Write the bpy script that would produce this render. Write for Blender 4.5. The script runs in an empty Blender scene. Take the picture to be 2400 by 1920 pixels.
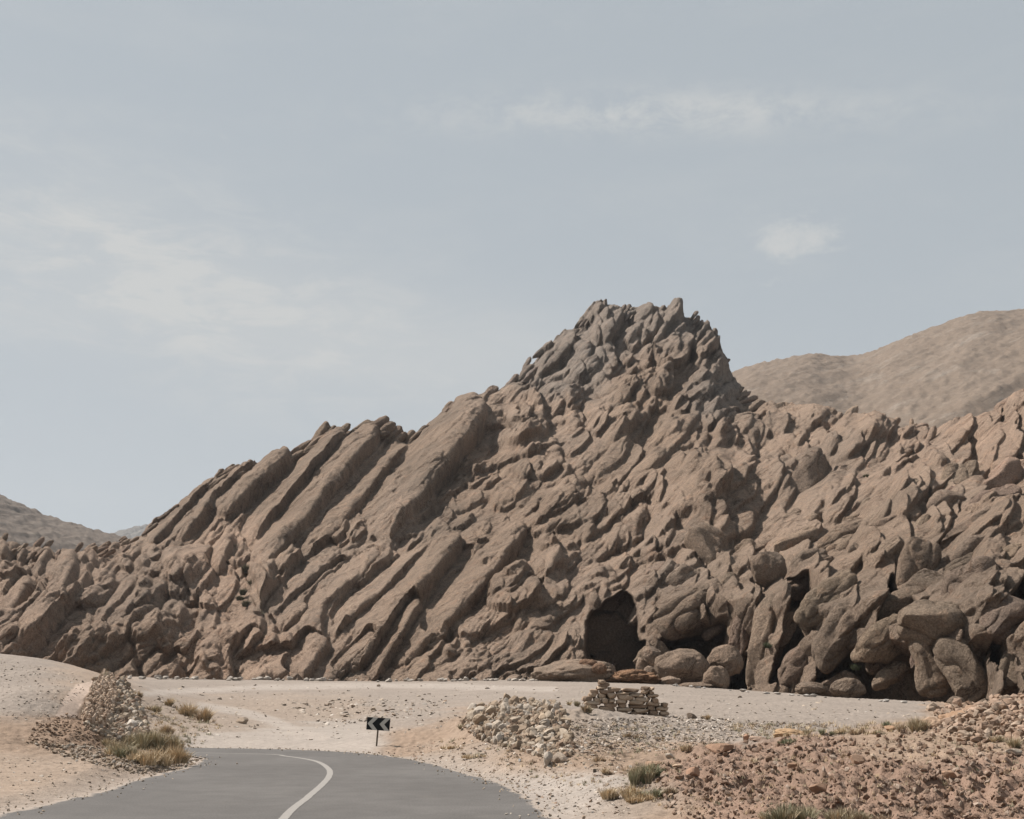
import bpy, bmesh, math, random
import numpy as np
R = math.radians
rng = np.random.default_rng(11)
random.seed(11)
C = bpy.context.scene.collection
sc = bpy.context.scene

# ------------------------------------------------------------------ camera
CAM_H = 1.7; F = 2667.0; PITCH = math.atan((1630 - 960) / F)
ST, CT = math.sin(PITCH), math.cos(PITCH)
cd = bpy.data.cameras.new('camera'); cam = bpy.data.objects.new('camera', cd); C.objects.link(cam)
cd.sensor_width = 36; cd.lens = 36 * F / 2400; cd.clip_start = 0.1; cd.clip_end = 20000
cam.location = (0, 0, CAM_H); cam.rotation_euler = (math.pi / 2 + PITCH, 0, 0)
sc.camera = cam

# ------------------------------------------------------------------ light
SUN = np.array([-0.60, 0.19, 0.79]); SUN /= np.linalg.norm(SUN)
el = math.asin(SUN[2]); az = math.atan2(SUN[0], SUN[1])
ld = bpy.data.lights.new('sun', 'SUN'); lo = bpy.data.objects.new('sun', ld); C.objects.link(lo)
ld.energy = 5.0; ld.angle = R(0.6); ld.color = (1.0, 0.945, 0.88)
import mathutils
lo.rotation_euler = mathutils.Vector(SUN.tolist()).to_track_quat('Z', 'Y').to_euler()
lo.location = (0, 0, 60)
sc.view_settings.view_transform = 'Standard'; sc.view_settings.look = 'None'
sc.view_settings.exposure = 0.62; sc.view_settings.gamma = 1
sc.cycles.use_adaptive_sampling = False; sc.cycles.use_denoising = True
sc.cycles.max_bounces = 6; sc.cycles.diffuse_bounces = 3

def ray(px, py):
    px = np.asarray(px, float); py = np.asarray(py, float)
    yc = F * CT - (960 - py) * ST; zc = F * ST + (960 - py) * CT
    return (px - 1200) / yc, zc / yc
def P3(px, py, Y):
    dx, dz = ray(px, py); Y = np.asarray(Y, float)
    return np.stack(np.broadcast_arrays(dx * Y, Y, CAM_H + dz * Y), -1)
def proj(P):
    x, y, z = P[..., 0], P[..., 1], P[..., 2] - CAM_H
    d = np.maximum(y * CT + z * ST, 1e-3)
    return 1200 + F * x / d, 960 - F * (z * CT - y * ST) / d

w = bpy.data.worlds.new('World'); sc.world = w; w.use_nodes = True
nt = w.node_tree; nt.nodes.clear()
def N(t, typ, **kw):
    n = t.nodes.new(typ)
    for k, v in kw.items():
        if k.startswith('i_'):
            n.inputs[k[2:].replace('_', ' ')].default_value = v
        else: setattr(n, k, v)
    return n
def L(t, a, b): t.links.new(a, b)
def M_(t, op, a, b=None, clamp=False):
    n = t.nodes.new('ShaderNodeMath'); n.operation = op; n.use_clamp = clamp
    for i, v in enumerate((a, b)):
        if v is None: continue
        if isinstance(v, (int, float)): n.inputs[i].default_value = v
        else: t.links.new(v, n.inputs[i])
    return n.outputs[0]
def mixc(t, fac, a, b, mode='MIX'):
    n = t.nodes.new('ShaderNodeMix'); n.data_type = 'RGBA'; n.blend_type = mode
    for s, v in ((0, fac), (6, a), (7, b)):
        if isinstance(v, (int, float)): n.inputs[s].default_value = v
        elif isinstance(v, tuple): n.inputs[s].default_value = (*v[:3], 1)
        else: t.links.new(v, n.inputs[s])
    return n.outputs[2]
def ramp(t, x, lo_, hi_):
    n = t.nodes.new('ShaderNodeMapRange'); n.interpolation_type = 'SMOOTHSTEP'
    t.links.new(x, n.inputs[0]); n.inputs[1].default_value = lo_; n.inputs[2].default_value = hi_
    return n.outputs[0]
def noise_tex(t, vec, scale, detail=4, rough=0.55, dist=0.0):
    n = t.nodes.new('ShaderNodeTexNoise'); n.inputs['Scale'].default_value = scale
    n.inputs['Detail'].default_value = detail; n.inputs['Roughness'].default_value = rough
    n.inputs['Distortion'].default_value = dist
    if vec is not None: t.links.new(vec, n.inputs['Vector'])
    return n.outputs[0]

sky = N(nt, 'ShaderNodeTexSky', sky_type='NISHITA', sun_disc=False)
sky.sun_elevation = el; sky.sun_rotation = az
sky.air_density = 1.0; sky.dust_density = 2.5; sky.ozone_density = 1.0; sky.altitude = 1500
hs = N(nt, 'ShaderNodeHueSaturation'); hs.inputs['Saturation'].default_value = 0.5
L(nt, sky.outputs[0], hs.inputs['Color'])
# a thin even veil of high haze over the whole sky, then streaks and one small cloud, by direction
veil = mixc(nt, 0.90, hs.outputs[0], (2.76, 3.05, 3.27))
tc = N(nt, 'ShaderNodeTexCoord')
dirv = tc.outputs['Generated']
def sky_dir(px, py):
    dx, dz = ray(px, py); v = np.array([dx, 1.0, dz]); return v / np.linalg.norm(v)
def blob(px, py, wx, wy, rot=0):
    # soft lobe about a sky direction; widths in radians
    d = sky_dir(px, py)
    rx = np.cross(d, [0, 0, 1]); rx /= np.linalg.norm(rx); up = np.cross(rx, d)
    c, s = math.cos(rot), math.sin(rot); a = c * rx + s * up; b = -s * rx + c * up
    out = []
    for ax, wd in ((a, wx), (b, wy)):
        n = nt.nodes.new('ShaderNodeVectorMath'); n.operation = 'DOT_PRODUCT'
        L(nt, dirv, n.inputs[0]); n.inputs[1].default_value = tuple(ax / wd)
        out.append(M_(nt, 'POWER', n.outputs['Value'], 2.0))
    return M_(nt, 'EXPONENT', M_(nt, 'MULTIPLY', M_(nt, 'ADD', out[0], out[1]), -1.0))
mp = N(nt, 'ShaderNodeMapping'); mp.inputs['Scale'].default_value = (1.0, 1.0, 3.2); L(nt, dirv, mp.inputs[0])
n1 = noise_tex(nt, mp.outputs[0], 5.0, 7, 0.6, 0.25)
mp2 = N(nt, 'ShaderNodeMapping'); mp2.inputs['Scale'].default_value = (1.0, 1.0, 1.9); L(nt, dirv, mp2.inputs[0])
n2 = noise_tex(nt, mp2.outputs[0], 24.0, 9, 0.68, 0.3)
wisps = ramp(nt, n1, 0.46, 0.72)
n3 = noise_tex(nt, mp.outputs[0], 13.0, 8, 0.66, 0.5)
fine2 = ramp(nt, n3, 0.42, 0.68)
fine = ramp(nt, n2, 0.36, 0.66)
m1 = blob(350, 640, 0.24, 0.075, -0.22)
m1b = blob(950, 800, 0.26, 0.05, -0.12)
m2 = blob(1520, 262, 0.20, 0.018, -0.05)
m3 = blob(1850, 556, 0.040, 0.022, 0.15)
cl = M_(nt, 'ADD', M_(nt, 'MULTIPLY', wisps, 0.14), M_(nt, 'MULTIPLY', blob(1200, 1500, 2.0, 0.26), 0.30))
cl = M_(nt, 'ADD', cl, M_(nt, 'MULTIPLY', M_(nt, 'MULTIPLY', m1, M_(nt, 'ADD', M_(nt, 'MULTIPLY', fine2, 1.2), 0.45)), 0.66))
cl = M_(nt, 'ADD', cl, M_(nt, 'MULTIPLY', m1b, 0.3))
cl = M_(nt, 'ADD', cl, M_(nt, 'MULTIPLY', M_(nt, 'MULTIPLY', m2, fine), 0.85))
edge3 = ramp(nt, M_(nt, 'ADD', m3, M_(nt, 'MULTIPLY', n2, 2.6)), 1.62, 2.5)
cl = M_(nt, 'ADD', cl, M_(nt, 'MULTIPLY', edge3, 0.75), clamp=True)
skyc = mixc(nt, cl, veil, (3.75, 3.82, 3.80))
bg = N(nt, 'ShaderNodeBackground'); bg.inputs['Strength'].default_value = 0.10
L(nt, skyc, bg.inputs['Color'])
wo = N(nt, 'ShaderNodeOutputWorld'); L(nt, bg.outputs[0], wo.inputs[0])

# ------------------------------------------------------------------ numpy noise
def _hash(ix, iy, iz, seed):
    with np.errstate(over='ignore'):
        h = (ix * np.uint32(374761393)) ^ (iy * np.uint32(668265263)) ^ (iz * np.uint32(2246822519)) ^ np.uint32(seed * 3266489917 & 0xffffffff)
        h = (h ^ (h >> np.uint32(13))) * np.uint32(1274126177)
        h ^= h >> np.uint32(16); h *= np.uint32(2654435761); h ^= h >> np.uint32(15)
    return h
def gnoise(P, seed=0):
    out = np.empty(len(P), np.float32)
    for s in range(0, len(P), 400000):
        Q = P[s:s + 400000].astype(np.float32)
        fl = np.floor(Q); f = Q - fl; i = fl.astype(np.int64).astype(np.uint32)
        u = f * f * f * (f * (f * 6 - 15) + 10); r = 0
        for dx in (0, 1):
            for dy in (0, 1):
                for dz in (0, 1):
                    h = _hash(i[:, 0] + np.uint32(dx), i[:, 1] + np.uint32(dy), i[:, 2] + np.uint32(dz), seed)
                    g = (((h & np.uint32(1023)).astype(np.float32) / 511.5 - 1) * (f[:, 0] - dx)
                         + (((h >> np.uint32(10)) & np.uint32(1023)).astype(np.float32) / 511.5 - 1) * (f[:, 1] - dy)
                         + (((h >> np.uint32(20)) & np.uint32(1023)).astype(np.float32) / 511.5 - 1) * (f[:, 2] - dz))
                    wgt = (u[:, 0] if dx else 1 - u[:, 0]) * (u[:, 1] if dy else 1 - u[:, 1]) * (u[:, 2] if dz else 1 - u[:, 2])
                    r = r + wgt * g
        out[s:s + 400000] = r
    return out
def fbm(P, octv=4, seed=0, gain=0.5):
    r = 0; a = 1.0
    for o in range(octv):
        r = r + a * gnoise(P * (2.03 ** o) + 17.3 * o, seed + o); a *= gain
    return r

# ------------------------------------------------------------------ object helpers
def make_obj(name, V, Fc, mat, col=None, smooth=True, parent=None, label=None, cat=None, group=None, kind=None, loc=None):
    V = np.asarray(V, np.float32)
    if loc is not None: V = V - np.asarray(loc, np.float32)
    me = bpy.data.meshes.new(name)
    Fc = np.asarray(Fc); k = Fc.shape[1]
    me.vertices.add(len(V)); me.vertices.foreach_set('co', V.ravel())
    me.loops.add(Fc.size); me.loops.foreach_set('vertex_index', Fc.ravel().astype(np.int32))
    me.polygons.add(len(Fc)); me.polygons.foreach_set('loop_start', np.arange(0, Fc.size, k, dtype=np.int32))
    me.polygons.foreach_set('loop_total', np.full(len(Fc), k, np.int32))
    me.update(calc_edges=True)
    me.polygons.foreach_set('use_smooth', np.full(len(Fc), smooth))
    if col is not None:
        at = me.color_attributes.new('tint', 'FLOAT_COLOR', 'POINT')
        cc = np.ones((len(V), 4), np.float32); cc[:, :col.shape[1]] = col
        at.data.foreach_set('color', cc.ravel())
    me.materials.append(mat)
    o = bpy.data.objects.new(name, me); C.objects.link(o)
    if loc is not None: o.location = tuple(float(v) for v in loc)
    if parent is not None: o.parent = parent
    return tag(o, label, cat, group, kind)
def tag(o, label=None, cat=None, group=None, kind=None):
    for k, v in (('label', label), ('category', cat), ('group', group), ('kind', kind)):
        if v: o[k] = v
    return o
def grid_faces(nr, nc):
    i = np.arange(nr * nc).reshape(nr, nc)
    return np.stack([i[:-1, :-1], i[:-1, 1:], i[1:, 1:], i[1:, :-1]], -1).reshape(-1, 4)

def mat_base(name):
    m = bpy.data.materials.new(name); m.use_nodes = True; t = m.node_tree
    b = t.nodes['Principled BSDF']; b.inputs['Roughness'].default_value = 0.95
    b.inputs['Specular IOR Level'].default_value = 0.12
    return m, t, b
def attr(t):
    n = t.nodes.new('ShaderNodeAttribute'); n.attribute_name = 'tint'; return n.outputs['Color']
def geo(t): return t.nodes.new('ShaderNodeNewGeometry').outputs['Position']
def bump(t, b, h, strength, dist, chain=None):
    n = t.nodes.new('ShaderNodeBump'); n.inputs['Strength'].default_value = strength; n.inputs['Distance'].default_value = dist
    L(t, h, n.inputs['Height'])
    if chain is not None: L(t, chain, n.inputs['Normal'])
    L(t, n.outputs[0], b.inputs['Normal']); return n.outputs[0]
def mulv(t, c, x, lo_, hi_):
    n = t.nodes.new('ShaderNodeMapRange'); L(t, x, n.inputs[0])
    n.inputs[1].default_value = 0.25; n.inputs[2].default_value = 0.75
    n.inputs[3].default_value = lo_; n.inputs[4].default_value = hi_
    return mixc(t, 1.0, c, n.outputs[0], 'MULTIPLY')

def rock_material(name, s=1.0):
    m, t, b = mat_base(name)
    p = geo(t); c = attr(t)
    mp = N(t, 'ShaderNodeMapping', vector_type='TEXTURE'); mp.inputs['Rotation'].default_value = (0, R(-46), 0)
    mp.inputs['Scale'].default_value = (4.5, 1, 1); L(t, p, mp.inputs[0])
    # stretched along the bedding, which rises to the right
    st = noise_tex(t, mp.outputs[0], 0.5 * s, 6, 0.6)
    big = noise_tex(t, p, 0.055 * s, 4, 0.5)
    mid = noise_tex(t, p, 0.6 * s, 6, 0.65)
    fin = noise_tex(t, p, 3.2 * s, 5, 0.75)
    vst = noise_tex(t, mp.outputs[0], 0.16 * s, 7, 0.65, .6)
    c = mixc(t, M_(t, 'MULTIPLY', ramp(t, big, 0.42, 0.66), 0.6), c, mixc(t, 1.0, c, (0.76, 0.80, 0.83), 'MULTIPLY'))
    c = mixc(t, M_(t, 'MULTIPLY', ramp(t, vst, 0.50, 0.68), 0.6), c, mixc(t, 1.0, c, (0.66, 0.68, 0.70), 'MULTIPLY'))
    c = mixc(t, M_(t, 'MULTIPLY', ramp(t, mid, 0.52, 0.75), 0.7), c, mixc(t, 1.0, c, (1.32, 1.15, 1.05), 'MULTIPLY'))
    c = mulv(t, c, st, 0.80, 1.16)
    gr_ = noise_tex(t, p, 6.5 * s, 4, 0.8)
    c = mulv(t, c, fin, 0.58, 1.42); c = mulv(t, c, gr_, .6, 1.4)
    k1 = noise_tex(t, mp.outputs[0], 0.42 * s, 5, 0.6, .8)
    crack = ramp(t, M_(t, 'ABSOLUTE', M_(t, 'SUBTRACT', k1, .5)), .0, .022)
    where_ = ramp(t, noise_tex(t, p, .12 * s, 3, .5), .42, .6)
    crk = M_(t, 'SUBTRACT', 1.0, M_(t, 'MULTIPLY', M_(t, 'SUBTRACT', 1.0, crack), where_))
    c = mixc(t, M_(t, 'SUBTRACT', 1.0, crk), c, mixc(t, 1.0, c, (.62, .58, .55), 'MULTIPLY'))
    L(t, c, b.inputs['Base Color'])
    h0 = bump(t, b, crk, 0.8, 0.5 / s)
    h1 = bump(t, b, st, 0.7, 0.7 / s, h0)
    h2 = bump(t, b, mid, 0.8, 0.8 / s, h1)
    bump(t, b, fin, 1.0, 0.5 / s, h2)
    return m
ROCK = rock_material('rock')

# ------------------------------------------------------------------ ground surface
# (px, py, 'z'|'Y', value)
G = []
def gz(px, py, z):
    dx, dz = ray(px, py); G.append(P3(px, py, (CAM_H - z) / -dz))
def gy(px, py, Y): G.append(P3(px, py, Y))
def gw(x, y, z): G.append(np.array([x, y, z], float))
# right shoulder and bank
gz(1300, 1912, 0); gz(1500, 1915, .03); gz(1250, 1835, .02); gz(1120, 1800, .02); gz(1380, 1860, .06); gz(1000, 1772, .03)
gz(1380, 1800, .28); gz(1180, 1785, .2); gz(1040, 1745, .15); gz(880, 1750, .05); gz(1300, 1780, .32); gz(1450, 1850, .18)
gy(1200, 1660, 39); gy(1100, 1700, 39); gy(1290, 1650, 40); gy(1330, 1720, 33); gy(980, 1725, 41)
gy(1365, 1660, 43); gy(1470, 1672, 42); gy(1560, 1682, 41.5); gy(1500, 1740, 33); gy(1700, 1690, 46)
gy(1450, 1780, 28)
# plain
gz(700, 1742, .05); gy(700, 1700, 60); gy(700, 1650, 88); gy(700, 1592, 125); gy(500, 1591, 124); gy(320, 1589, 122)
gy(900, 1592, 126); gy(1100, 1594, 125); gy(1300, 1592, 122); gy(1450, 1598, 118); gy(1560, 1603, 115)
gy(1650, 1612, 110); gy(1800, 1623, 102); gy(1950, 1634, 95); gy(2100, 1642, 88); gy(2260, 1655, 78)
gy(1000, 1650, 86); gy(1000, 1700, 56); gy(1300, 1622, 90); gy(1650, 1650, 70); gy(1900, 1680, 50); gy(2150, 1680, 52)
gy(480, 1650, 84); gy(500, 1700, 50); gy(560, 1735, 43); gy(420, 1740, 40)
# red earth mound, lower right
gy(2000, 1930, 14); gy(2400, 1930, 13); gy(1700, 1925, 15.5); gy(1620, 1850, 19.5); gy(2000, 1800, 20); gy(2400, 1780, 19.5)
gy(1600, 1790, 26); gy(1720, 1748, 30); gy(1900, 1728, 29); gy(2050, 1720, 28); gy(2150, 1712, 27.5); gy(2230, 1690, 28)
gy(2300, 1662, 29); gy(2400, 1638, 30); gy(2650, 1600, 31); gy(2330, 1740, 22.5); gy(2700, 1760, 20)
gw(12, 42, .4); gw(16, 45, .5); gw(20, 48, .55); gw(9, 38, .55); gw(27, 44, .9)
# left side
gz(0, 1906, 0); gz(0, 1850, .12); gz(150, 1860, .06); gz(250, 1800, .2); gz(330, 1808, .08); gz(60, 1780, .35); gz(-200, 1850, .2)
gy(60, 1730, 29); gy(150, 1688, 33); gy(225, 1712, 31.5); gy(20, 1690, 34); gy(-200, 1700, 32)
gy(0, 1640, 45); gy(150, 1650, 46); gy(180, 1615, 52); gy(90, 1600, 55); gy(0, 1535, 76); gy(120, 1549, 75); gy(225, 1578, 66)
gy(-300, 1500, 78); gy(-700, 1480, 70); gy(-600, 1650, 40); gy(265, 1640, 50); gy(280, 1700, 38); gy(350, 1660, 56); gy(300, 1605, 72)
gz(440, 1792, .0); gy(400, 1772, 29.5); gy(330, 1735, 33.2); gy(400, 1738, 34.5); gy(260, 1745, 31.5); gy(300, 1775, 28.5); gy(350, 1712, 42)
gw(-14.5, 38, 0); gw(-20, 38.5, 0); gw(-26, 39, 0.0); gw(-16, 46, .3); gw(-26, 46, .5)
# around and behind the camera
for x, y, z in ((2.5, 10, 0), (2.5, 0, 0), (-8, 10, 0), (-8, 0, 0), (3, -25, 0), (-8, -25, 0), (9, 8, .3), (9, -10, .2), (-16, 8, .2), (-16, -20, .2), (40, 20, 1.5), (-40, 20, 1.5), (45, -20, 1), (-45, -20, 1), (70, 60, 1.5), (90, 100, -1), (-70, 90, 3), (110, 40, 1.5), (-110, 60, 3), (-90, 130, -1), (120, 130, -1.8), (-150, 140, -1.8)):
    gw(x, y, z)
G = np.array(G)
YO = 25.0
def gab(x, y):
    s = np.maximum(y + YO, 2); return np.stack([x / s * 2.0, np.log(s)], -1)
A = gab(G[:, 0], G[:, 1])
def tps(r): return np.where(r > 1e-9, r * r * np.log(r + 1e-12), 0)
n = len(G); K = tps(np.linalg.norm(A[:, None] - A[None], axis=-1)) + np.eye(n) * 2e-5
S = np.block([[K, np.c_[np.ones(n), A]], [np.r_[np.ones((1, n)), A.T], np.zeros((3, 3))]])
sol = np.linalg.solve(S, np.r_[G[:, 2], 0, 0, 0])
def rbf(x, y):
    q = gab(x, y).reshape(-1, 2); out = np.empty(len(q))
    for s in range(0, len(q), 20000):
        d = np.linalg.norm(q[s:s + 20000, None] - A[None], axis=-1)
        out[s:s + 20000] = tps(d) @ sol[:n] + sol[n] + q[s:s + 20000] @ sol[n + 1:]
    return out.reshape(np.shape(x))

# road lines, traced on the z = 0 plane
def flat(pts): 
    o = []
    for px, py in pts:
        dx, dz = ray(px, py); Y = CAM_H / -dz; o.append((dx * Y, Y))
    return np.array(o)
def spline(P, n=260):
    P = np.asarray(P, float); Q = np.vstack([2 * P[0] - P[1], P, 2 * P[-1] - P[-2]])
    out = []
    for i in range(1, len(Q) - 2):
        t = np.linspace(0, 1, 24, endpoint=False)[:, None]
        d0, d1 = (Q[i + 1] - Q[i - 1]) / 2, (Q[i + 2] - Q[i]) / 2
        out.append((2 * t**3 - 3 * t**2 + 1) * Q[i] + (t**3 - 2 * t**2 + t) * d0 + (-2 * t**3 + 3 * t**2) * Q[i + 1] + (t**3 - t**2) * d1)
    o = np.vstack(out + [P[-1:]])
    s = np.r_[0, np.cumsum(np.linalg.norm(np.diff(o, axis=0), axis=1))]
    q = np.linspace(0, s[-1], n); o = np.c_[np.interp(q, s, o[:, 0]), np.interp(q, s, o[:, 1])]
    return o
outer = spline(np.vstack([[(2.3, -30), (2.1, 0), (1.5, 9)], flat([(1300, 1912), (1217, 1854), (1152, 1828), (1055, 1802), (957, 1778), (827, 1763), (700, 1757), (560, 1753.5)]), [(-14, 40.6), (-20, 41.3), (-40, 42)]]))
mid = spline(np.vstack([[(-1.6, -30), (-1.7, 0), (-2.2, 9)], flat([(664, 1920), (726, 1865), (765, 1829), (773, 1808), (757, 1792), (730, 1782), (672, 1773), (600, 1767.5)]), [(-13, 37), (-20, 38), (-40, 38.8)]]))
inner = spline(np.vstack([[(-5.6, -30), (-5.7, 0), (-6.2, 9)], flat([(-120, 1945), (0, 1906), (120, 1880), (227, 1857), (325, 1825), (438, 1799), (466, 1786), (448, 1772)]), [(-12.5, 34.8), (-20, 35), (-40, 35.6)]]))
def poly_dist(x, y, line):
    out = np.full(x.shape, 1e9)
    for (ax, ay), (bx, by) in zip(line[:-1], line[1:]):
        dx, dy = bx - ax, by - ay; t = np.clip(((x - ax) * dx + (y - ay) * dy) / (dx * dx + dy * dy + 1e-9), 0, 1)
        out = np.minimum(out, np.hypot(x - ax - t * dx, y - ay - t * dy))
    return out
road_poly = np.vstack([outer, inner[::-1]])[::2]
def inside(x, y, poly):
    c = np.zeros(x.shape, bool); j = len(poly) - 1
    for i in range(len(poly)):
        xi, yi = poly[i]; xj, yj = poly[j]
        if yi != yj: c ^= ((yi > y) != (yj > y)) & (x < (xj - xi) * (y - yi) / (yj - yi) + xi)
        j = i
    return c

rows = np.r_[np.linspace(-60, 8, 40, endpoint=False), np.exp(np.linspace(math.log(8), math.log(62), 620, endpoint=False)),
             np.exp(np.linspace(math.log(62), math.log(150), 190, endpoint=False)), np.exp(np.linspace(math.log(150), math.log(9000), 40))]
ac = np.r_[np.linspace(-3, -.42, 60, endpoint=False), np.linspace(-.42, .42, 980, endpoint=False), np.linspace(.42, 3, 60)]
scale_r = np.maximum(rows + YO, 12)
X = ac[None, :] * scale_r[:, None]; Yg = np.repeat(rows[:, None], len(ac), 1)
Z0 = rbf(X, Yg)
Z0 = np.clip(Z0, -6, 8)
# beyond the edge of the terrace the ground falls to the river bed
RIM = [(-3000, 60), (-600, 84), (0, 80), (140, 80), (235, 72), (275, 90), (320, 123), (500, 125), (700, 126), (900, 127), (1100, 126), (1300, 123), (1450, 119), (1560, 116), (1800, 103), (1950, 96), (2100, 89), (2260, 79), (2500, 72), (3500, 60)]
rim_a = np.array([ray(p_, 1610)[0] for p_, _ in RIM]); rimY = np.interp(X / np.maximum(Yg, 5), rim_a, [r_[1] for r_ in RIM])
fall = np.clip((Yg - rimY) / 14, 0, 3); Z0 = Z0 - fall * fall * (Yg > 40) * 2.2
Z0 = np.maximum(Z0, -3)
f = np.clip((Yg - 120) / 30, 0, 1); Z0 = Z0 * (1 - f) + -2.0 * f
f = np.clip((np.abs(X) - 60) / 80, 0, 1); Z0 = Z0 * (1 - f) + np.where(Yg > 120, -2.0, 1.0) * f
near = (Yg < 50) & (np.abs(X) < 45)
sel = near & (X > -42) & (X < 6)
dist = np.full(X.shape, 1e9)
xs, ys = X[sel], Yg[sel]
d = np.minimum(poly_dist(xs, ys, outer[::3]), poly_dist(xs, ys, inner[::3]))
d[inside(xs, ys, road_poly)] *= -1
dist[sel] = d
# colours and roughness by place: (px, py, colour, rough, size px)
GREY = (.300, .262, .226); BEI = (.315, .262, .214); PALE = (.36, .325, .288); RED = (.275, .193, .146); TAN = (.31, .235, .175); BRN = (.245, .172, .122); PINK = (.345, .275, .215)
CP = [(700, 1600, GREY, .02), (1000, 1610, GREY, .02), (1300, 1610, GREY, .03), (1700, 1640, GREY, .05), (2000, 1660, GREY, .05), (400, 1610, GREY, .02),
      (700, 1660, BEI, .05), (1000, 1680, GREY, .05), (500, 1700, BEI, .05), (700, 1735, PALE, .01), (800, 1735, PALE, .01), (500, 1745, PALE, .01),
      (1100, 1700, TAN, .12), (1200, 1720, BEI, .14), (1000, 1740, TAN, .08), (1250, 1790, TAN, .08), (1100, 1780, BEI, .04), (1350, 1720, BEI, .12), (1500, 1710, GREY, .08), (1700, 1700, GREY, .07), (1850, 1690, GREY, .06),
      (1400, 1760, TAN, .12), (1550, 1760, TAN, .1), (1350, 1860, PALE, .02), (1250, 1830, PALE, .02), (1420, 1900, BEI, .03), (1500, 1880, BEI, .06), (1560, 1900, TAN, .06),
      (1650, 1790, RED, .2), (1700, 1850, RED, .26), (1900, 1770, RED, .18), (2100, 1850, RED, .28), (2000, 1900, RED, .26), (2300, 1800, RED, .16), (2300, 1880, RED, .24), (2100, 1740, TAN, .06), (2350, 1680, TAN, .16), (2250, 1760, TAN, .08), (1650, 1900, RED, .12),
      (0, 1560, GREY, .03), (100, 1600, GREY, .04), (50, 1650, GREY, .04), (200, 1600, PINK, .02), (240, 1640, TAN, .14), (310, 1670, BEI, .12), (150, 1720, BRN, .1), (230, 1710, BRN, .08), (90, 1730, TAN, .07), (20, 1710, TAN, .07),
      (0, 1800, PINK, .02), (0, 1860, PINK, .015), (200, 1840, PINK, .02), (150, 1790, PINK, .04), (300, 1800, TAN, .06), (380, 1700, BEI, .07), (350, 1760, TAN, .06), (430, 1790, TAN, .06), (450, 1660, BEI, .04)]
px_, py_ = proj(np.stack([X, Yg, Z0], -1))
col = np.zeros(X.shape + (3,)); rough = np.zeros(X.shape); ws = np.full(X.shape, 1e-9)
wob = fbm(np.stack([X.ravel() * .25, Yg.ravel() * .25, np.zeros(X.size)], -1), 4, 5).reshape(X.shape)
py_c = np.clip(py_, 1560, 1925); px_c = px_ + wob * 60
for a, b_, c_, r_ in CP:
    g = np.exp(-(((px_c - a) / 75) ** 2 + ((py_c + wob * 14 - b_) / 24) ** 2)) + 1e-7 / (1 + ((px_c - a) / 200) ** 2 + ((py_c - b_) / 60) ** 2)
    col += g[..., None] * np.array(c_); rough += g * r_; ws += g
col /= ws[..., None]; rough /= ws
rough = np.where(near | (Yg < 130), rough, .05)
def band(px, py, line, wpx, soft):
    return np.clip(1 - (poly_dist(px, py, np.array(line, float)) - wpx) / soft, 0, 1)
trk = [band(px_ + wob * 8, (py_ + wob * 2.5) * 1.0, ln, wd, sf) for ln, wd, sf in (
    ([(470, 1655), (560, 1668), (640, 1690), (700, 1715), (760, 1735)], 6, 7), ([(420, 1752), (560, 1748), (800, 1752), (860, 1745)], 8, 8),
    ([(330, 1625), (600, 1612), (900, 1606), (1300, 1615)], 3, 6), ([(300, 1748), (600, 1722), (760, 1728)], 4, 8))]
tk = np.maximum.reduce(trk) * .95
ramp_m = inside(px_ + wob * 6, py_ + wob * 3, np.array([(128, 1684), (150, 1640), (178, 1605), (232, 1590), (222, 1600), (196, 1640), (176, 1683)], float)) & (Yg < 70) & (Yg > 34)
shoulder = np.clip(1 - np.abs(dist) / 1.1, 0, 1) * .7
mk = np.clip(tk, 0, 1)
mk = np.maximum(mk, shoulder)
col = col * (1 - mk[..., None]) + np.array((.385, .345, .305)) * mk[..., None]
rg_ = (ramp_m & (Yg < 70))[..., None] * .95; col = col * (1 - rg_) + np.array((.50, .405, .335)) * rg_; rough = rough * (1 - np.maximum(mk, rg_[..., 0]) * .85); col = col * np.array((.785, .755, .745))
Pq = np.stack([X.ravel(), Yg.ravel(), Z0.ravel()], -1)
lod = np.clip(Yg / 25, .7, 3.5).ravel()
micro = (fbm(Pq * 1.3, 3, 21) * .9 + fbm(Pq * 5.0, 2, 31) * .45).reshape(X.shape)
clod = np.abs(fbm(Pq * 2.6, 3, 41)).reshape(X.shape)
bigv = fbm(Pq * np.array([.12, .12, 0]), 3, 51).reshape(X.shape)
Z = Z0 + rough * (micro * 1.1 - clod * 1.7 + .3) + bigv * .12 * np.clip((Yg - 12) / 30, 0, 1) * (Yg < 120)
q = np.clip((dist - .05) / .9, 0, 1); q = q * q * (3 - 2 * q)
Z = np.where(dist < 900, Z * q + -.035 * (1 - q), Z)
Z = np.where((Yg < 12) & (np.abs(X + 2) < 4.5), np.minimum(Z, -.03), Z)

m, t, b = mat_base('gravel_ground')
p = geo(t); c = attr(t)
n_a = noise_tex(t, p, .35, 5, .6); n_b = noise_tex(t, p, 4.0, 6, .7); n_c = noise_tex(t, p, 22, 4, .7)
c = mulv(t, c, n_a, .90, 1.10); c = mulv(t, c, n_b, .78, 1.22); c = mulv(t, c, n_c, .84, 1.16)
vo = N(t, 'ShaderNodeTexVoronoi'); vo.inputs['Scale'].default_value = 6; L(t, p, vo.inputs[0])
sp = M_(t, 'MULTIPLY', ramp(t, vo.outputs[0], .30, .12), ramp(t, n_b, .5, .6))
c = mixc(t, M_(t, 'MULTIPLY', sp, .45), c, (.40, .36, .31))
L(t, c, b.inputs['Base Color'])
h1 = bump(t, b, n_b, .5, .12); bump(t, b, n_c, .6, .03, h1)
GROUND_M = m
make_obj('ground', np.stack([X, Yg, Z], -1).reshape(-1, 3), grid_faces(*X.shape), m, col.reshape(-1, 3), kind='structure')

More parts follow.
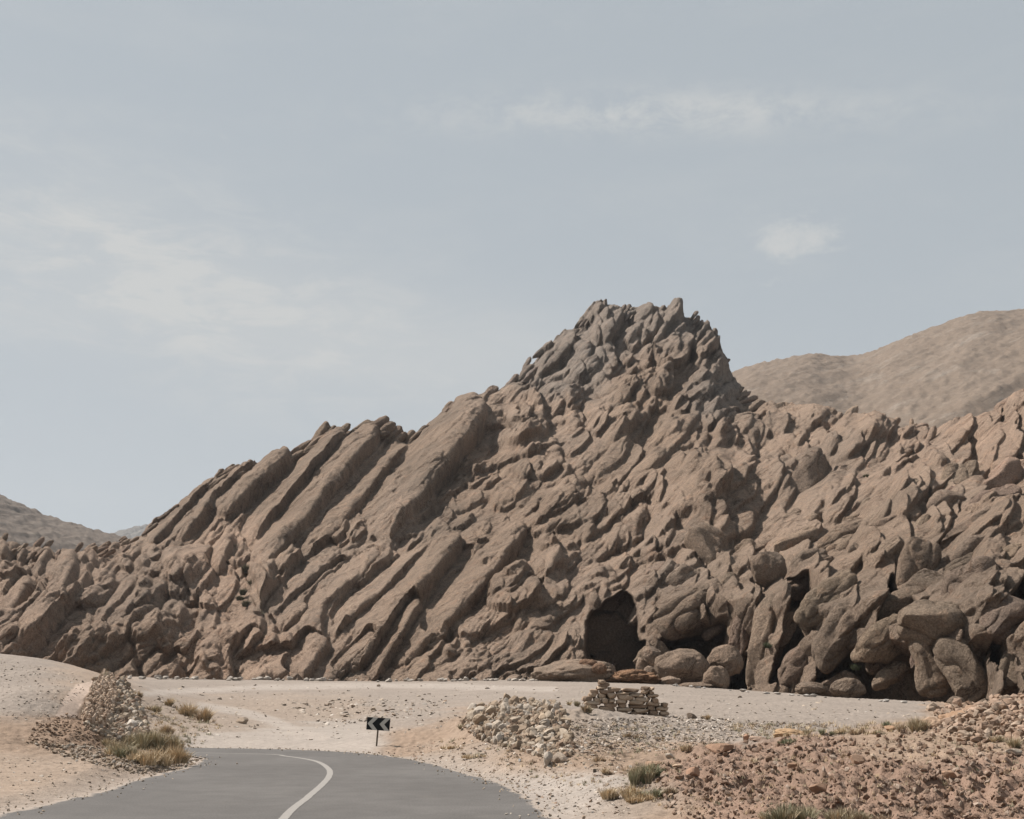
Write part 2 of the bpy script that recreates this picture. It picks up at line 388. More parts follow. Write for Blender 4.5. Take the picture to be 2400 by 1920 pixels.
def H(x, y):
    x = np.asarray(x, float); y = np.asarray(y, float)
    ri = np.interp(y, rows, np.arange(len(rows))); r0 = np.clip(ri.astype(int), 0, len(rows) - 2); fr = ri - r0
    a = x / np.interp(y, rows, scale_r)
    ci = np.interp(a, ac, np.arange(len(ac))); c0 = np.clip(ci.astype(int), 0, len(ac) - 2); fc = ci - c0
    return (Z[r0, c0] * (1 - fr) * (1 - fc) + Z[r0, c0 + 1] * (1 - fr) * fc + Z[r0 + 1, c0] * fr * (1 - fc) + Z[r0 + 1, c0 + 1] * fr * fc)
MY = np.exp(np.linspace(math.log(9), math.log(160), 900))
def gpt(px, py):
    """ground point seen at these photo pixels (nan where none)"""
    px = np.atleast_1d(np.asarray(px, float)); py = np.atleast_1d(np.asarray(py, float))
    dx, dz = ray(px, py)
    X_ = dx[:, None] * MY; Zr = CAM_H + dz[:, None] * MY
    below = Zr < H(X_, np.broadcast_to(MY, X_.shape))
    k = np.argmax(below, 1); ok = below.any(1)
    Y = MY[k]; x = dx * Y
    out = np.stack([x, Y, H(x, Y)], -1); out[~ok] = np.nan
    return out

# ------------------------------------------------------------------ road
def ribbon(Lf, Rt, ncol, z, jit=0, seed=3):
    t = np.linspace(0, 1, ncol)[None, :, None]
    P = Lf[:, None] * (1 - t) + Rt[:, None] * t
    return np.concatenate([P, np.full(P.shape[:2] + (1,), z)], -1)
def dense(l, n=1400):
    s = np.r_[0, np.cumsum(np.linalg.norm(np.diff(l, axis=0), axis=1))]; q = np.linspace(0, s[-1], n)
    return np.c_[np.interp(q, s, l[:, 0]), np.interp(q, s, l[:, 1])]
def nearest_on(a, bl):
    """for each point of a the point at the same fraction of bl, keeping three lines in step"""
    out = []; k = 0
    for p_ in a:
        seg = bl[k:k + 60]; j = int(np.argmin(((seg - p_) ** 2).sum(1))); k = max(k, k + j); out.append(bl[k])
    return np.array(out)
md = dense(mid); od = nearest_on(md, dense(outer, 3000)); idn = nearest_on(md, dense(inner, 3000))
k5 = np.ones(41) / 41
for arr in (od, idn):
    for c_ in (0, 1):
        arr[20:-20, c_] = np.convolve(arr[:, c_], k5, 'valid')
def rag(arr, other, seed, amp):
    d_ = arr - other; d_ /= np.linalg.norm(d_, axis=1)[:, None] + 1e-6
    nn = fbm(np.c_[arr * 1.4, np.zeros(len(arr))], 4, seed)
    return arr + d_ * (nn * amp)[:, None]
od = rag(od, md, 71, .16); idn = rag(idn, md, 72, .22)
RV = np.concatenate([ribbon(idn, md, 14, 0.0)[:, :-1], ribbon(md, od, 14, 0.0)], 1)
m, t, b = mat_base('old_asphalt')
p = geo(t); n_a = noise_tex(t, p, .25, 4, .5); n_b = noise_tex(t, p, 30, 3, .8); n_d = noise_tex(t, p, 2.0, 5, .6)
c = mixc(t, ramp(t, n_a, .35, .7), (.099, .092, .087), (.117, .109, .103))
c = mulv(t, c, n_b, .66, 1.34); c = mulv(t, c, n_d, .90, 1.10)
e_ = N(t, 'ShaderNodeAttribute', attribute_name='tint')
ed_ = M_(t, 'ADD', e_.outputs['Fac'], M_(t, 'MULTIPLY', M_(t, 'SUBTRACT', noise_tex(t, p, 7, 7, .8), .5), 2.2))
c = mixc(t, M_(t, 'MULTIPLY', ramp(t, ed_, .55, .72), .9), c, (.30, .25, .21))
c = mixc(t, M_(t, 'MULTIPLY', ramp(t, noise_tex(t, p, .9, 6, .7), .56, .74), .25), c, (.165, .148, .13))
L(t, c, b.inputs['Base Color']); b.inputs['Roughness'].default_value = .85; bump(t, b, n_b, .4, .008)
nr, nc = RV.shape[:2]
ea = np.zeros((nr, nc)); ea[:, 0] = 1; ea[:, -1] = 1; ea[:, 1] = .0; ea[:, -2] = .0; ea[:, nc // 2 - 3:nc // 2 + 4] *= 1
make_obj('road', RV.reshape(-1, 3), grid_faces(nr, nc), m, np.repeat(ea.reshape(-1, 1), 3, 1), kind='structure')
tan = np.gradient(md, axis=0); tan /= np.linalg.norm(tan, axis=1)[:, None]; nor = np.c_[-tan[:, 1], tan[:, 0]]
jit = fbm(np.c_[md * 3, np.zeros(len(md))], 3, 9)[:, None] * .012
LV = ribbon(md + nor * (.068 + jit), md - nor * (.068 - jit), 3, .004)
m, t, b = mat_base('worn_white_paint')
p = geo(t)
c = mixc(t, M_(t, 'MULTIPLY', ramp(t, noise_tex(t, p, 18, 5, .75), .45, .75), .6), (.255, .238, .22), (.145, .136, .127))
L(t, c, b.inputs['Base Color'])
make_obj('road_marking', LV.reshape(-1, 3), grid_faces(LV.shape[0], 3), m, kind='structure')

# ------------------------------------------------------------------ rock massif: base surface from depth profiles
PROF = [  # px, base Y, (py, Y) x4 up to the ridge
 (-400, 148, (1500, 158), (1420, 168), (1340, 180), (1262, 196)),
 (0,    148, (1500, 157), (1420, 168), (1345, 180), (1268, 196)),
 (120,  148, (1500, 157), (1420, 168), (1345, 182), (1290, 198)),
 (240,  148, (1500, 157), (1420, 168), (1345, 186), (1276, 212)),
 (330,  149, (1500, 158), (1420, 170), (1330, 195), (1248, 232)),
 (450,  149, (1490, 160), (1400, 178), (1270, 212), (1152, 250)),
 (530,  148, (1490, 161), (1380, 180), (1245, 216), (1106, 254)),
 (660,  147, (1480, 161), (1370, 180), (1220, 220), (1066, 258)),
 (760,  146, (1480, 160), (1360, 180), (1190, 222), (1014, 261)),
 (890,  144, (1480, 159), (1360, 178), (1180, 222), (1002, 263)),
 (960,  143, (1480, 158), (1350, 178), (1170, 222), (1026, 262)),
 (1060, 142, (1470, 158), (1340, 180), (1140, 224), (954, 268)),
 (1160, 140, (1460, 157), (1320, 181), (1120, 226), (930, 272)),
 (1240, 138, (1450, 156), (1310, 181), (1060, 234), (856, 290)),
 (1330, 136, (1450, 155), (1300, 180), (1020, 238), (770, 298)),
 (1410, 134, (1440, 154), (1290, 179), (1000, 240), (710, 303)),
 (1500, 132, (1440, 152), (1290, 177), (980, 238), (716, 302)),
 (1640, 128, (1440, 146), (1290, 170), (1000, 226), (738, 298)),
 (1685, 126, (1440, 144), (1290, 168), (1040, 216), (800, 288)),
 (1710, 125, (1440, 142), (1300, 166), (1070, 212), (872, 280)),
 (1770, 122, (1440, 138), (1310, 160), (1110, 202), (940, 262)),
 (1900, 116, (1440, 128), (1320, 148), (1130, 188), (960, 238)),
 (2000, 112, (1440, 122), (1330, 140), (1140, 178), (985, 224)),
 (2140, 106, (1440, 114), (1330, 131), (1150, 166), (1002, 210)),
 (2300, 101, (1440, 108), (1330, 123), (1150, 155), (992, 192)),
 (2400, 99,  (1440, 105), (1330, 120), (1140, 152), (935, 190)),
 (2800, 96,  (1440, 102), (1330, 116), (1100, 150), (880, 190))]
pxk = np.array([r[0] for r in PROF], float)
def prof_cols(px):
    out = []
    for k in range(4):
        out.append((np.interp(px, pxk, [r[2 + k][0] for r in PROF]), np.interp(px, pxk, [r[2 + k][1] for r in PROF])))
    return np.interp(px, pxk, [r[1] for r in PROF]), out
def base_profile(px):
    """control points (k, ncol, 3) from the foot to behind the ridge"""
    Yb, pr = prof_cols(px)
    Yb = Yb + np.interp(px, [1500, 1600], [0, 1]) * (np.interp(px, pxk, [r[2][1] for r in PROF]) - Yb) * .8
    pts = [P3(px, 1760, Yb - 4), P3(px, 1650, Yb)]
    for py, Y in pr: pts.append(P3(px, py, Y))
    r = pts[-1]; dx = ray(px, 1000)[0]
    for dY, dZ in ((10, -2), (45, -22), (120, -95)):
        q = r.copy(); q[..., 1] += dY; q[..., 0] += dx * dY; q[..., 2] += dZ; pts.append(q)
    return np.stack(pts)
NT = [20, 100, 90, 150, 190, 14, 20, 12]
pxc = np.arange(-400, 2801, 2.3)
cp_ = base_profile(pxc)
B = []
off = 0
for i, k in enumerate(NT):
    t = np.linspace(0, 1, k, endpoint=False)[:, None, None]; B.append(cp_[i] * (1 - t) + cp_[i + 1] * t)
B = np.concatenate(B + [cp_[-1:]], 0)
for _ in range(3):
    B[1:-1] = (B[:-2] + 2 * B[1:-1] + B[2:]) / 4; B[:, 1:-1] = (B[:, :-2] + 2 * B[:, 1:-1] + B[:, 2:]) / 4
du = np.gradient(B, axis=1); dv = np.gradient(B, axis=0); BN = np.cross(du, dv); BN /= np.linalg.norm(BN, axis=-1)[..., None]
vis_rows = slice(0, sum(NT[:5]) + 1)
Bpx, Bpy = proj(B)
def base_at(px, py):
    ci = int(round(np.clip((px + 400) / 2.3, 0, len(pxc) - 1)))
    col_py = np.minimum.accumulate(Bpy[vis_rows, ci])
    k = np.interp(-py, -col_py, np.arange(len(col_py))); k0 = int(min(k, len(col_py) - 2)); f_ = k - k0
    return B[k0, ci] * (1 - f_) + B[k0 + 1, ci] * f_, BN[k0, ci]
def ridge_py(px): return np.interp(px, pxk, [r[5][0] for r in PROF])

BRO = (0.262, 0.191, 0.141); GRY = (0.238, 0.194, 0.160); PNK = (0.330, 0.235, 0.174); DRK = (0.238, 0.175, 0.130); TAP = (0.295, 0.217, 0.163)
REG = [ # px, py, angle, length, width, colour
 (1450, 780, 50, 52, 18, GRY), (1600, 790, 60, 50, 16, GRY), (1250, 860, 50, 100, 14, GRY), (1350, 870, 32, 60, 22, GRY), (1380, 760, 45, 50, 16, GRY), (1500, 900, 42, 55, 22, BRO), (1680, 880, 60, 40, 16, GRY), (1620, 850, 40, 80, 24, DRK),
 (300, 1290, 45, 40, 18, TAP), (400, 1190, 40, 60, 18, BRO), (520, 1130, 42, 80, 20, BRO), (620, 1120, 44, 120, 26, DRK), (780, 1060, 45, 150, 34, BRO), (800, 1160, 45, 160, 36, BRO), (960, 1050, 46, 200, 44, DRK), (700, 1250, 46, 90, 32, BRO), (900, 1280, 46, 90, 36, TAP), (860, 1360, 42, 90, 36, TAP), (1000, 1400, 42, 140, 44, BRO), (960, 1500, 42, 120, 44, BRO), (1100, 1280, 35, 120, 42, BRO), (750, 1380, 48, 90, 36, TAP), (800, 1540, 50, 80, 42, TAP),
 (1200, 980, 22, 85, 36, TAP), (1200, 1120, 26, 90, 34, BRO), (1280, 1040, 20, 80, 30, TAP), (1250, 1250, 38, 90, 38, BRO), (1380, 1000, 50, 80, 30, TAP), (1470, 1060, 52, 120, 30, BRO), (1600, 1080, 32, 70, 30, BRO), (1500, 1230, 38, 80, 38, TAP), (1400, 1400, 42, 90, 46, TAP), (1150, 1530, 42, 90, 46, TAP), (1250, 1420, 40, 90, 44, BRO), (1300, 1330, 35, 80, 40, TAP), (1380, 1200, 40, 80, 40, BRO),
 (1800, 980, 18, 80, 22, TAP), (1780, 1050, 25, 90, 30, TAP), (2000, 1030, 40, 80, 30, TAP), (1900, 1150, 68, 140, 46, TAP), (2050, 1140, 60, 110, 46, TAP), (2200, 1150, 45, 110, 56, TAP), (2300, 1030, 35, 100, 40, PNK), (2100, 1050, 35, 90, 36, PNK), (1680, 1200, 36, 110, 46, BRO), (1600, 1320, 45, 90, 52, TAP), (1850, 1260, 40, 100, 50, TAP), (2050, 1250, 35, 110, 58, BRO), (2300, 1250, 32, 150, 66, BRO), (1900, 1340, 35, 120, 62, BRO), (2200, 1350, 30, 140, 72, DRK), (2000, 1450, 48, 160, 75, DRK), (2300, 1500, 50, 150, 85, DRK), (1620, 1480, 40, 90, 55, DRK), (1700, 1400, 45, 90, 50, BRO), (1780, 1530, 55, 120, 50, DRK), (2150, 1600, 50, 120, 60, DRK),
 (30, 1300, 50, 40, 18, TAP), (50, 1400, 48, 70, 32, PNK), (150, 1320, 60, 50, 22, TAP), (100, 1500, 52, 100, 36, PNK), (230, 1340, 35, 70, 24, PNK), (300, 1430, 38, 70, 24, TAP), (400, 1420, 42, 80, 28, TAP), (500, 1420, 70, 120, 50, PNK), (250, 1520, 52, 90, 28, BRO), (380, 1530, 50, 70, 34, BRO), (470, 1560, 45, 80, 44, PNK), (620, 1400, 120, 70, 30, TAP), (640, 1500, 100, 80, 36, PNK), (700, 1560, 100, 80, 40, PNK), (550, 1310, 70, 60, 30, PNK), (580, 1560, 40, 90, 44, PNK)]
RA = np.array([(r[0], r[1]) for r in REG], float)
RVv = np.array([(math.cos(R(2 * r[2])), math.sin(R(2 * r[2])), r[3], r[4], *r[5]) for r in REG])
def region(px, py):
    px = np.atleast_1d(px); py = np.atleast_1d(py); out = np.zeros((len(px), 7))
    for s in range(0, len(px), 20000):
        d2 = (px[s:s + 20000, None] - RA[:, 0]) ** 2 + (py[s:s + 20000, None] - RA[:, 1]) ** 2
        g = np.exp(-d2 / (60 ** 2)) + 1e-6 / (1 + d2 / 1e4)
        out[s:s + 20000] = (g @ RVv) / g.sum(1)[:, None]
    return out


# ---- relief of the rock face: overlapping rounded fins, each lit on its upper left and undercut on its lower right
RES = 2.0; rx0, ry0 = -420.0, 640.0; RW, RH = 1640, 590
gxx = rx0 + np.arange(RW) * RES; gyy_ = ry0 + np.arange(RH) * RES
GX, GY = np.meshgrid(gxx, gyy_)
Pn = np.stack([GX.ravel(), GY.ravel(), np.zeros(GX.size)], -1)
wx = (fbm(Pn / 70, 2, 201) * 12 + fbm(Pn / 22, 2, 203) * 3.2).reshape(GX.shape); wy = (fbm(Pn / 70, 2, 205) * 10 + fbm(Pn / 22, 2, 207) * 3.2).reshape(GX.shape)
WX, WY = GX + wx, GY + wy
def splat(Hm, cx, cy, ang, Lp, Wp, amp, base, k=1.6, ew=.5, tiltv=.55, tiltu=.30, pu=2.6, pv=2.3, paint=False, rnd_=0.0):
    rad = max(Lp, Wp) * .62 + 22
    x0, x1 = int((cx - rad - rx0) / RES), int((cx + rad - rx0) / RES) + 1; y0, y1 = int((cy - rad - ry0) / RES), int((cy + rad - ry0) / RES) + 1
    x0, y0, x1, y1 = max(x0, 0), max(y0, 0), min(x1, RW), min(y1, RH)
    if x1 <= x0 or y1 <= y0: return
    sl = (slice(y0, y1), slice(x0, x1)); dx = WX[sl] - cx; dy = -(WY[sl] - cy)
    c, s_ = math.cos(R(ang)), math.sin(R(ang))
    u = (dx * c + dy * s_) / (Lp / 2); v = (dx * s_ - dy * c) / (Wp / 2)        # v grows to the lower right
    r2 = np.abs(u) ** pu + np.abs(v) ** pv; ins = r2 < 1
    e = np.where(v + .75 * u > 0, .34, .9 - .25 * rnd_); q = np.where(ins, 1 - r2, 0)
    h = base + amp * (q ** e) * (1 + tiltv * v + tiltu * u)
    if paint: Hm[sl] = np.where(ins, h, Hm[sl]); return
    h = np.where(ins, h, -1e3); o = Hm[sl]; d = np.clip((h - o) / k, -30, 30)
    Hm[sl] = np.where(ins, o + k * np.logaddexp(0, d), o)
def spawn(Hm, scale, cover, amp, rnd, seed, minw=0, jit=12, k=1.6):
    r = np.random.default_rng(seed); n_ = 45000
    cx = r.uniform(rx0, rx0 + RW * RES, n_); cy = r.uniform(690, 1700, n_); ok = cy > ridge_py(cx) - 25; cx, cy = cx[ok], cy[ok]; rg = region(cx, cy)
    dens = cover / (rg[:, 2] * rg[:, 3] * scale * scale * .75) * ((RW * RES) * 1010 / n_)
    keep = r.uniform(0, 1, len(cx)) < dens; m_ = 0
    for i in np.nonzero(keep)[0]:
        Lp = rg[i, 2] * scale * r.lognormal(-.05, .4); Wp = rg[i, 3] * scale * r.lognormal(0, .35)
        ang = math.degrees(math.atan2(rg[i, 1], rg[i, 0])) / 2
        if ang < -20: ang += 180
        ang += r.normal() * jit - 11
        rr_ = float(np.clip((cx[i] - 1150) / 200, 0, 1)); splat(Hm, cx[i], cy[i], ang, Lp * (1 - .12 * rr_), Wp * (1 + .22 * rr_), amp * Wp * r.uniform(.7, 1.3), r.normal() * rnd * Wp, k, tiltv=.55 - .1 * rr_, tiltu=.3 + .3 * rr_, rnd_=rr_); m_ += 1
    return m_
H1 = np.zeros(GX.shape); H2 = np.zeros(GX.shape); H3 = np.zeros(GX.shape)
na = spawn(H1, 2.1, 1.0, .36, .14, 301, jit=8, k=1.0)
nb_ = spawn(H2, 1.0, 1.7, .66, .26, 303, jit=12, k=.7)
nc_ = spawn(H3, .5, 1.1, .55, .10, 305, jit=20, k=.6)
ms = np.clip(fbm(Pn / 130, 2, 241).reshape(GX.shape) * 2.2 + .5, 0, 1)
H3 = H3 * (1 - .8 * ms); H2 = H2 * (1 - .35 * ms)
rz = np.clip((GX - 1450) / 300, 0, 1) * np.clip((GY - 1020) / 180, 0, 1); H1 = H1 * (1.15 + .25 * rz); H2 = H2 * (1.12 + .12 * rz)
print('relief fins', na, nb_, nc_)
H3 = H3 * (1 - .35 * np.clip((GX - 1250) / 250, 0, 1) * np.clip((GY - 900) / 150, 0, 1))
REL = H1 * .9 + H2 + H3 * .75
# grooves along the bedding
ca_, sa_ = math.cos(R(45)), math.sin(R(45))
U = (WX * ca_ - WY * sa_) / 110; Vv = (WX * sa_ + WY * ca_) / 13
gr = np.abs(fbm(np.stack([U.ravel(), Vv.ravel(), 0 * U.ravel()], -1), 2, 221)).reshape(GX.shape)
mask_g = np.clip(fbm(Pn / 120, 2, 223).reshape(GX.shape) * 2 + .45, 0, 1)
REL = REL - np.exp(-gr * 14) * 7 * mask_g
REL += (fbm(Pn / 26, 2, 227) * 2.2 + fbm(Pn / 8, 3, 225) * 1.0).reshape(GX.shape)
def samp(Mp, px, py):
    fx = np.clip((px - rx0) / RES, 0, RW - 1.001); fy = np.clip((py - ry0) / RES, 0, RH - 1.001)
    x0 = fx.astype(int); y0 = fy.astype(int); fx -= x0; fy -= y0
    return Mp[y0, x0] * (1 - fx) * (1 - fy) + Mp[y0, x0 + 1] * fx * (1 - fy) + Mp[y0 + 1, x0] * (1 - fx) * fy + Mp[y0 + 1, x0 + 1] * fx * fy
_cs = {}
def cube_sphere(n):
    if n in _cs: return _cs[n]
    g = np.tan(np.linspace(-1, 1, n) * math.pi / 4); a, b_ = np.meshgrid(g, g, indexing='ij'); one = np.ones_like(a)
    V = np.concatenate([np.stack(s, -1).reshape(-1, 3) for s in ((one, a, b_), (-one, b_, a), (b_, one, a), (a, -one, b_), (a, b_, one), (b_, a, -one))])
    V /= np.linalg.norm(V, axis=1)[:, None]
    f1 = grid_faces(n, n); Fq = np.concatenate([f1 + k * n * n for k in range(6)])
    # weld the seams
    key = np.round(V, 5); u, inv = np.unique(key, axis=0, return_inverse=True); inv = inv.ravel()
    _cs[n] = (u.astype(np.float32), inv[Fq]); return _cs[n]

def finger(p0, nb, Y, ang, Lp, Wp, beta, roll, thick, sharp=2.3, seed=0, amp=1.0, taper=.22, facets=0):
    """one rounded fin of rock: centre, image angle in degrees, length and width in photo pixels"""
    al = R(ang); be = R(beta)
    sy = math.sin(al) / math.sin(be - R(9)); cx = math.cos(al); nn = math.hypot(sy, cx)
    a = np.array([cx / nn, sy / nn * math.cos(be), sy / nn * math.sin(be)])
    ob = np.array([0, -math.sin(be), math.cos(be)]); bb = np.cross(ob, a)
    cr, sr = math.cos(R(roll)), math.sin(R(roll))
    c2 = cr * ob + sr * bb; b2 = cr * bb - sr * ob
    mpp = Y / 2640.0
    hl, hw = Lp * mpp / 2 * nn, Wp * mpp / 2; ht = hw * thick
    V, Fq = cube_sphere(int(np.clip(max(Lp, 1.6 * Wp) / 5.5, 7, 34)))
    e = 2.0 / sharp; S_ = np.sign(V) * np.abs(V) ** e
    V2 = S_ * np.array([1, 1, 1]); k = np.linalg.norm(np.abs(V) , axis=1)
    r = (np.abs(V[:, 0]) ** sharp + np.abs(V[:, 1]) ** sharp + np.abs(V[:, 2]) ** sharp) ** (-1 / sharp)
    V2 = V * r[:, None]
    if facets:
        rf = np.random.default_rng(int(seed) + 5)
        for _ in range(facets):
            n_ = rf.normal(size=3); n_ /= np.linalg.norm(n_); dd = V2 @ n_ - rf.uniform(.62, .92); V2 = V2 - np.maximum(dd, 0)[:, None] * n_ * .85
    x = V2[:, 0]; tp = 1 - taper + taper * x
    W = (x * hl)[:, None] * a + (V2[:, 1] * hw * tp)[:, None] * b2 + (V2[:, 2] * ht * tp)[:, None] * c2
    # gentle bend
    W += ((x ** 2) * hw * .25 * math.sin(seed * 1.7))[:, None] * b2
    nrm = (V[:, 0] / hl)[:, None] * a + (V[:, 1] / hw)[:, None] * b2 + (V[:, 2] / ht)[:, None] * c2
    nrm /= np.linalg.norm(nrm, axis=1)[:, None]
    return p0 + W, Fq, nrm, hw, a
FV, FF, FN, FS, FC, FA = [], [], [], [], [], []
off = B.shape[0] * B.shape[1]
def add_finger(px, py, ang, Lp, Wp, prot=0.0, beta=None, roll=None, thick=None, col_=None, sharp=None, amp=1.0, taper=.22, facets=0):
    global off
    p0, nb = base_at(px, py); Y = p0[1]
    if beta is None: beta = 52 if Lp > 150 else 60
    if roll is None: roll = 26 + rng.normal() * 10
    if thick is None: thick = .85
    p0 = p0 + nb * (prot * Y / 2640.0)
    V, Fq, nrm, hw, a = finger(p0, nb, Y, ang, Lp, Wp, beta, roll, thick, sharp or rng.uniform(2.1, 3.2), rng.integers(1000), amp, taper, facets)
    FV.append(V); FF.append(Fq + off); off += len(V); FN.append(nrm); FS.append(np.full(len(V), hw * 1.15 * amp)); FA.append(np.broadcast_to(a, V.shape))
    c = np.array(col_ if col_ is not None else region(px, py)[0, 4:]) * (1 + rng.normal() * .055) * (1 + rng.normal(size=3) * .012)
    FC.append(np.broadcast_to(c, V.shape))

# traced fins: x1, y1 (low end), x2, y2 (high end), width, protrusion px
TR = [
 (1330, 1090, 1440, 990, 44, 8), (1420, 1060, 1510, 930, 40, 14), (1440, 1170, 1600, 890, 62, 6), (1500, 1130, 1640, 930, 50, 2), (1440, 1000, 1560, 905, 46, 10),
 (1180, 935, 1370, 790, 30, 6), (1170, 930, 1300, 850, 22, 4), (1210, 930, 1400, 830, 26, 8), (1230, 870, 1246, 832, 14, 8),
 (1580, 900, 1680, 862, 26, 12), (1600, 870, 1650, 850, 20, 12), (1590, 930, 1690, 905, 30, 6),
 (1000, 1270, 1120, 1180, 60, 6), (1130, 1160, 1230, 1080, 50, 6), (2310, 985, 2420, 905, 44, 6), (1960, 1015, 2010, 965, 24, 14), (2130, 1010, 2140, 985, 12, 12), (1360, 1540, 1400, 1450, 40, 8), (1470, 1480, 1530, 1380, 40, 10),
 (80, 1290, 92, 1258, 16, 10), (100, 1285, 112, 1260, 16, 10), (5, 1262, 10, 1240, 16, 8), (1225, 1500, 1330, 1410, 60, 8), (1250, 1460, 1340, 1420, 90, 10), (1180, 1590, 1290, 1530, 60, 6), (1260, 1560, 1350, 1520, 56, 10),
 (1350, 1340, 1440, 1240, 60, 8), (1450, 1330, 1530, 1260, 50, 8), (1100, 1010, 1150, 900, 46, 12), (1045, 950, 1062, 930, 18, 10), (1128, 940, 1160, 905, 30, 14), (870, 1020, 902, 990, 40, 8), (748, 1040, 765, 1000, 30, 8), (510, 1110, 522, 1092, 14, 8), (535, 1112, 545, 1096, 12, 8),
 (1930, 1250, 1962, 1090, 66, 10), (1885, 1230, 1905, 1115, 38, 6), (1780, 1270, 1870, 1210, 60, 6), (1690, 1230, 1800, 1150, 60, 6), (1640, 1170, 1760, 1110, 44, 5)]
# big rounded blocks of the right hand side: centre x, y, length, width, angle, protrusion
BK = [(2206, 1470, 165, 128, -22, 36), (2262, 1575, 150, 96, 112, 14), (2190, 1570, 130, 90, 95, 4), (2078, 1508, 150, 92, 42, 26), (1985, 1488, 185, 90, 50, 20), (1942, 1426, 172, 84, 47, 26), (1884, 1346, 136, 80, 25, 24), (1999, 1330, 110, 62, 50, 12), (2075, 1342, 150, 74, 60, 10),
 (2143, 1350, 150, 98, 66, 20), (2291, 1302, 150, 78, 29, 16), (2281, 1392, 132, 104, 25, 18), (2368, 1450, 135, 98, 25, 20), (2381, 1588, 115, 84, 50, 18), (2290, 1252, 235, 88, 20, 14), (2375, 1325, 95, 74, 20, 12), (1874, 1562, 118, 68, 56, 20), (1804, 1515, 215, 84, 73, 4),
 (1619, 1446, 178, 112, 23, 34), (1566, 1484, 90, 54, 30, 26), (1665, 1305, 135, 94, -55, 10), (1552, 1355, 74, 68, 40, 8), (1602, 1362, 104, 62, 32, 4), (1870, 1290, 132, 64, 22, 10), (1955, 1285, 92, 62, 30, 8), (2005, 1250, 104, 64, 20, 6), (2100, 1245, 112, 70, 15, 8), (2143, 1182, 94, 64, 40, 5), (2208, 1203, 124, 64, 28, 6),
 (2250, 1140, 132, 80, 60, 4), (2330, 1190, 150, 66, 22, 8), (2350, 1130, 124, 72, 30, 4), (1783, 1452, 84, 62, 60, 10), (2095, 1582, 104, 40, 30, 8), (1972, 1604, 94, 54, 20, 8), (1710, 1400, 90, 60, 50, 6), (1740, 1500, 110, 56, 75, 6), (1650, 1390, 80, 50, 30, 4), (2420, 1240, 120, 80, 20, 8), (2450, 1380, 130, 100, 20, 12)]
# long straight beams, in painter's order: x1, y1 (low), x2, y2 (high), width, level, strength
_z = lambda *q: tuple((v / 1.6908 + (900 if i % 2 else 0)) if i < 4 else (v / 1.6908 if i == 4 else v) for i, v in enumerate(q))
BEAM = [_z(*q) for q in [
 (560, 580, 780, 400, 50, 6, .5), (590, 610, 850, 375, 60, 6, .5), (690, 610, 990, 300, 74, 4, .55), (640, 640, 770, 520, 28, 6, .6), (760, 650, 900, 500, 32, 6, .6), (840, 660, 965, 515, 32, 6, .6), (870, 510, 1130, 280, 100, 10, .6),
 (980, 600, 1345, 195, 110, 4, .5), (1180, 660, 1590, 240, 130, -2, .35), (1110, 695, 1520, 225, 40, 2, .6), (1020, 715, 1480, 185, 122, 14, .5), (1060, 900, 1330, 640, 90, -8, .4), (1100, 950, 1380, 720, 80, 0, .5), (1230, 880, 1490, 670, 90, 4, .4),
 (1230, 1180, 1560, 880, 130, -2, .3), (1330, 930, 1700, 640, 90, 2, .4), (1490, 580, 1880, 95, 196, 16, .42), (1560, 1100, 1860, 760, 130, -4, .35), (1700, 980, 2060, 560, 120, 4, .42), (1380, 1110, 1800, 610, 118, 12, .5), (1470, 1160, 1655, 870, 64, 16, .55), (1330, 1130, 1480, 1000, 60, 6, .5),
 (940, 1120, 1020, 985, 66, 10, .6), (1000, 1140, 1085, 1005, 72, 10, .6), (945, 1150, 1170, 1110, 130, 4, .35), (1175, 1160, 1260, 1010, 120, 4, .4), (655, 700, 835, 690, 100, 16, .5), (855, 740, 905, 620, 74, 14, .6), (222, 860, 282, 690, 96, 18, .55), (340, 1000, 520, 760, 60, 0, .3),
 (560, 1160, 640, 1080, 66, 6, .6), (660, 1130, 720, 1080, 44, 6, .6), (180, 1080, 330, 900, 90, -6, .2), (420, 960, 560, 800, 60, 0, .3), (140, 760, 190, 660, 50, 10, .6), (20, 900, 110, 780, 80, 6, .5)]]
# the tall undercut fin with the dark hollow below it

def blur(A, n_):
    for _ in range(n_):
        A = A.copy(); A[1:-1] = (A[:-2] + A[1:-1] * 2 + A[2:]) / 4; A[:, 1:-1] = (A[:, :-2] + A[:, 1:-1] * 2 + A[:, 2:]) / 4
    return A
HT = np.zeros(GX.shape) - 1e3
SL = np.array([(240, 1300), (420, 1150), (640, 1055), (900, 985), (1165, 915), (1240, 960), (1150, 1130), (1180, 1260), (900, 1590), (760, 1590), (600, 1290), (420, 1340)], float)
_wx, _wy = WX, WY; WX, WY = GX + wx * .42, GY + wy * .42
rsl = np.random.default_rng(411); ns = 0; hbs = []
while ns < 150:
    x_, y_ = rsl.uniform(240, 1250), rsl.uniform(930, 1600)
    if not inside(np.array([x_]), np.array([y_]), SL)[0]: continue
    hbs.append((x_, y_)); ns += 1
for x_, y_ in hbs:
    lf = np.interp(x_, [300, 700], [.6, 1])
    Lp = rsl.uniform(70, 230) * lf; Wp = rsl.uniform(16, 42) * lf
    ang = np.interp(x_, [300, 700, 1150], [44, 50, 51]) + rsl.normal() * 3
    splat(HT, x_, y_, ang, Lp, Wp, Wp * rsl.uniform(.4, .75), rsl.normal(-4, 7), .5, tiltv=.9, tiltu=.25, pu=4, pv=3)
def is_boulder(cx, cy): return cx > 1500 and cy > 1285
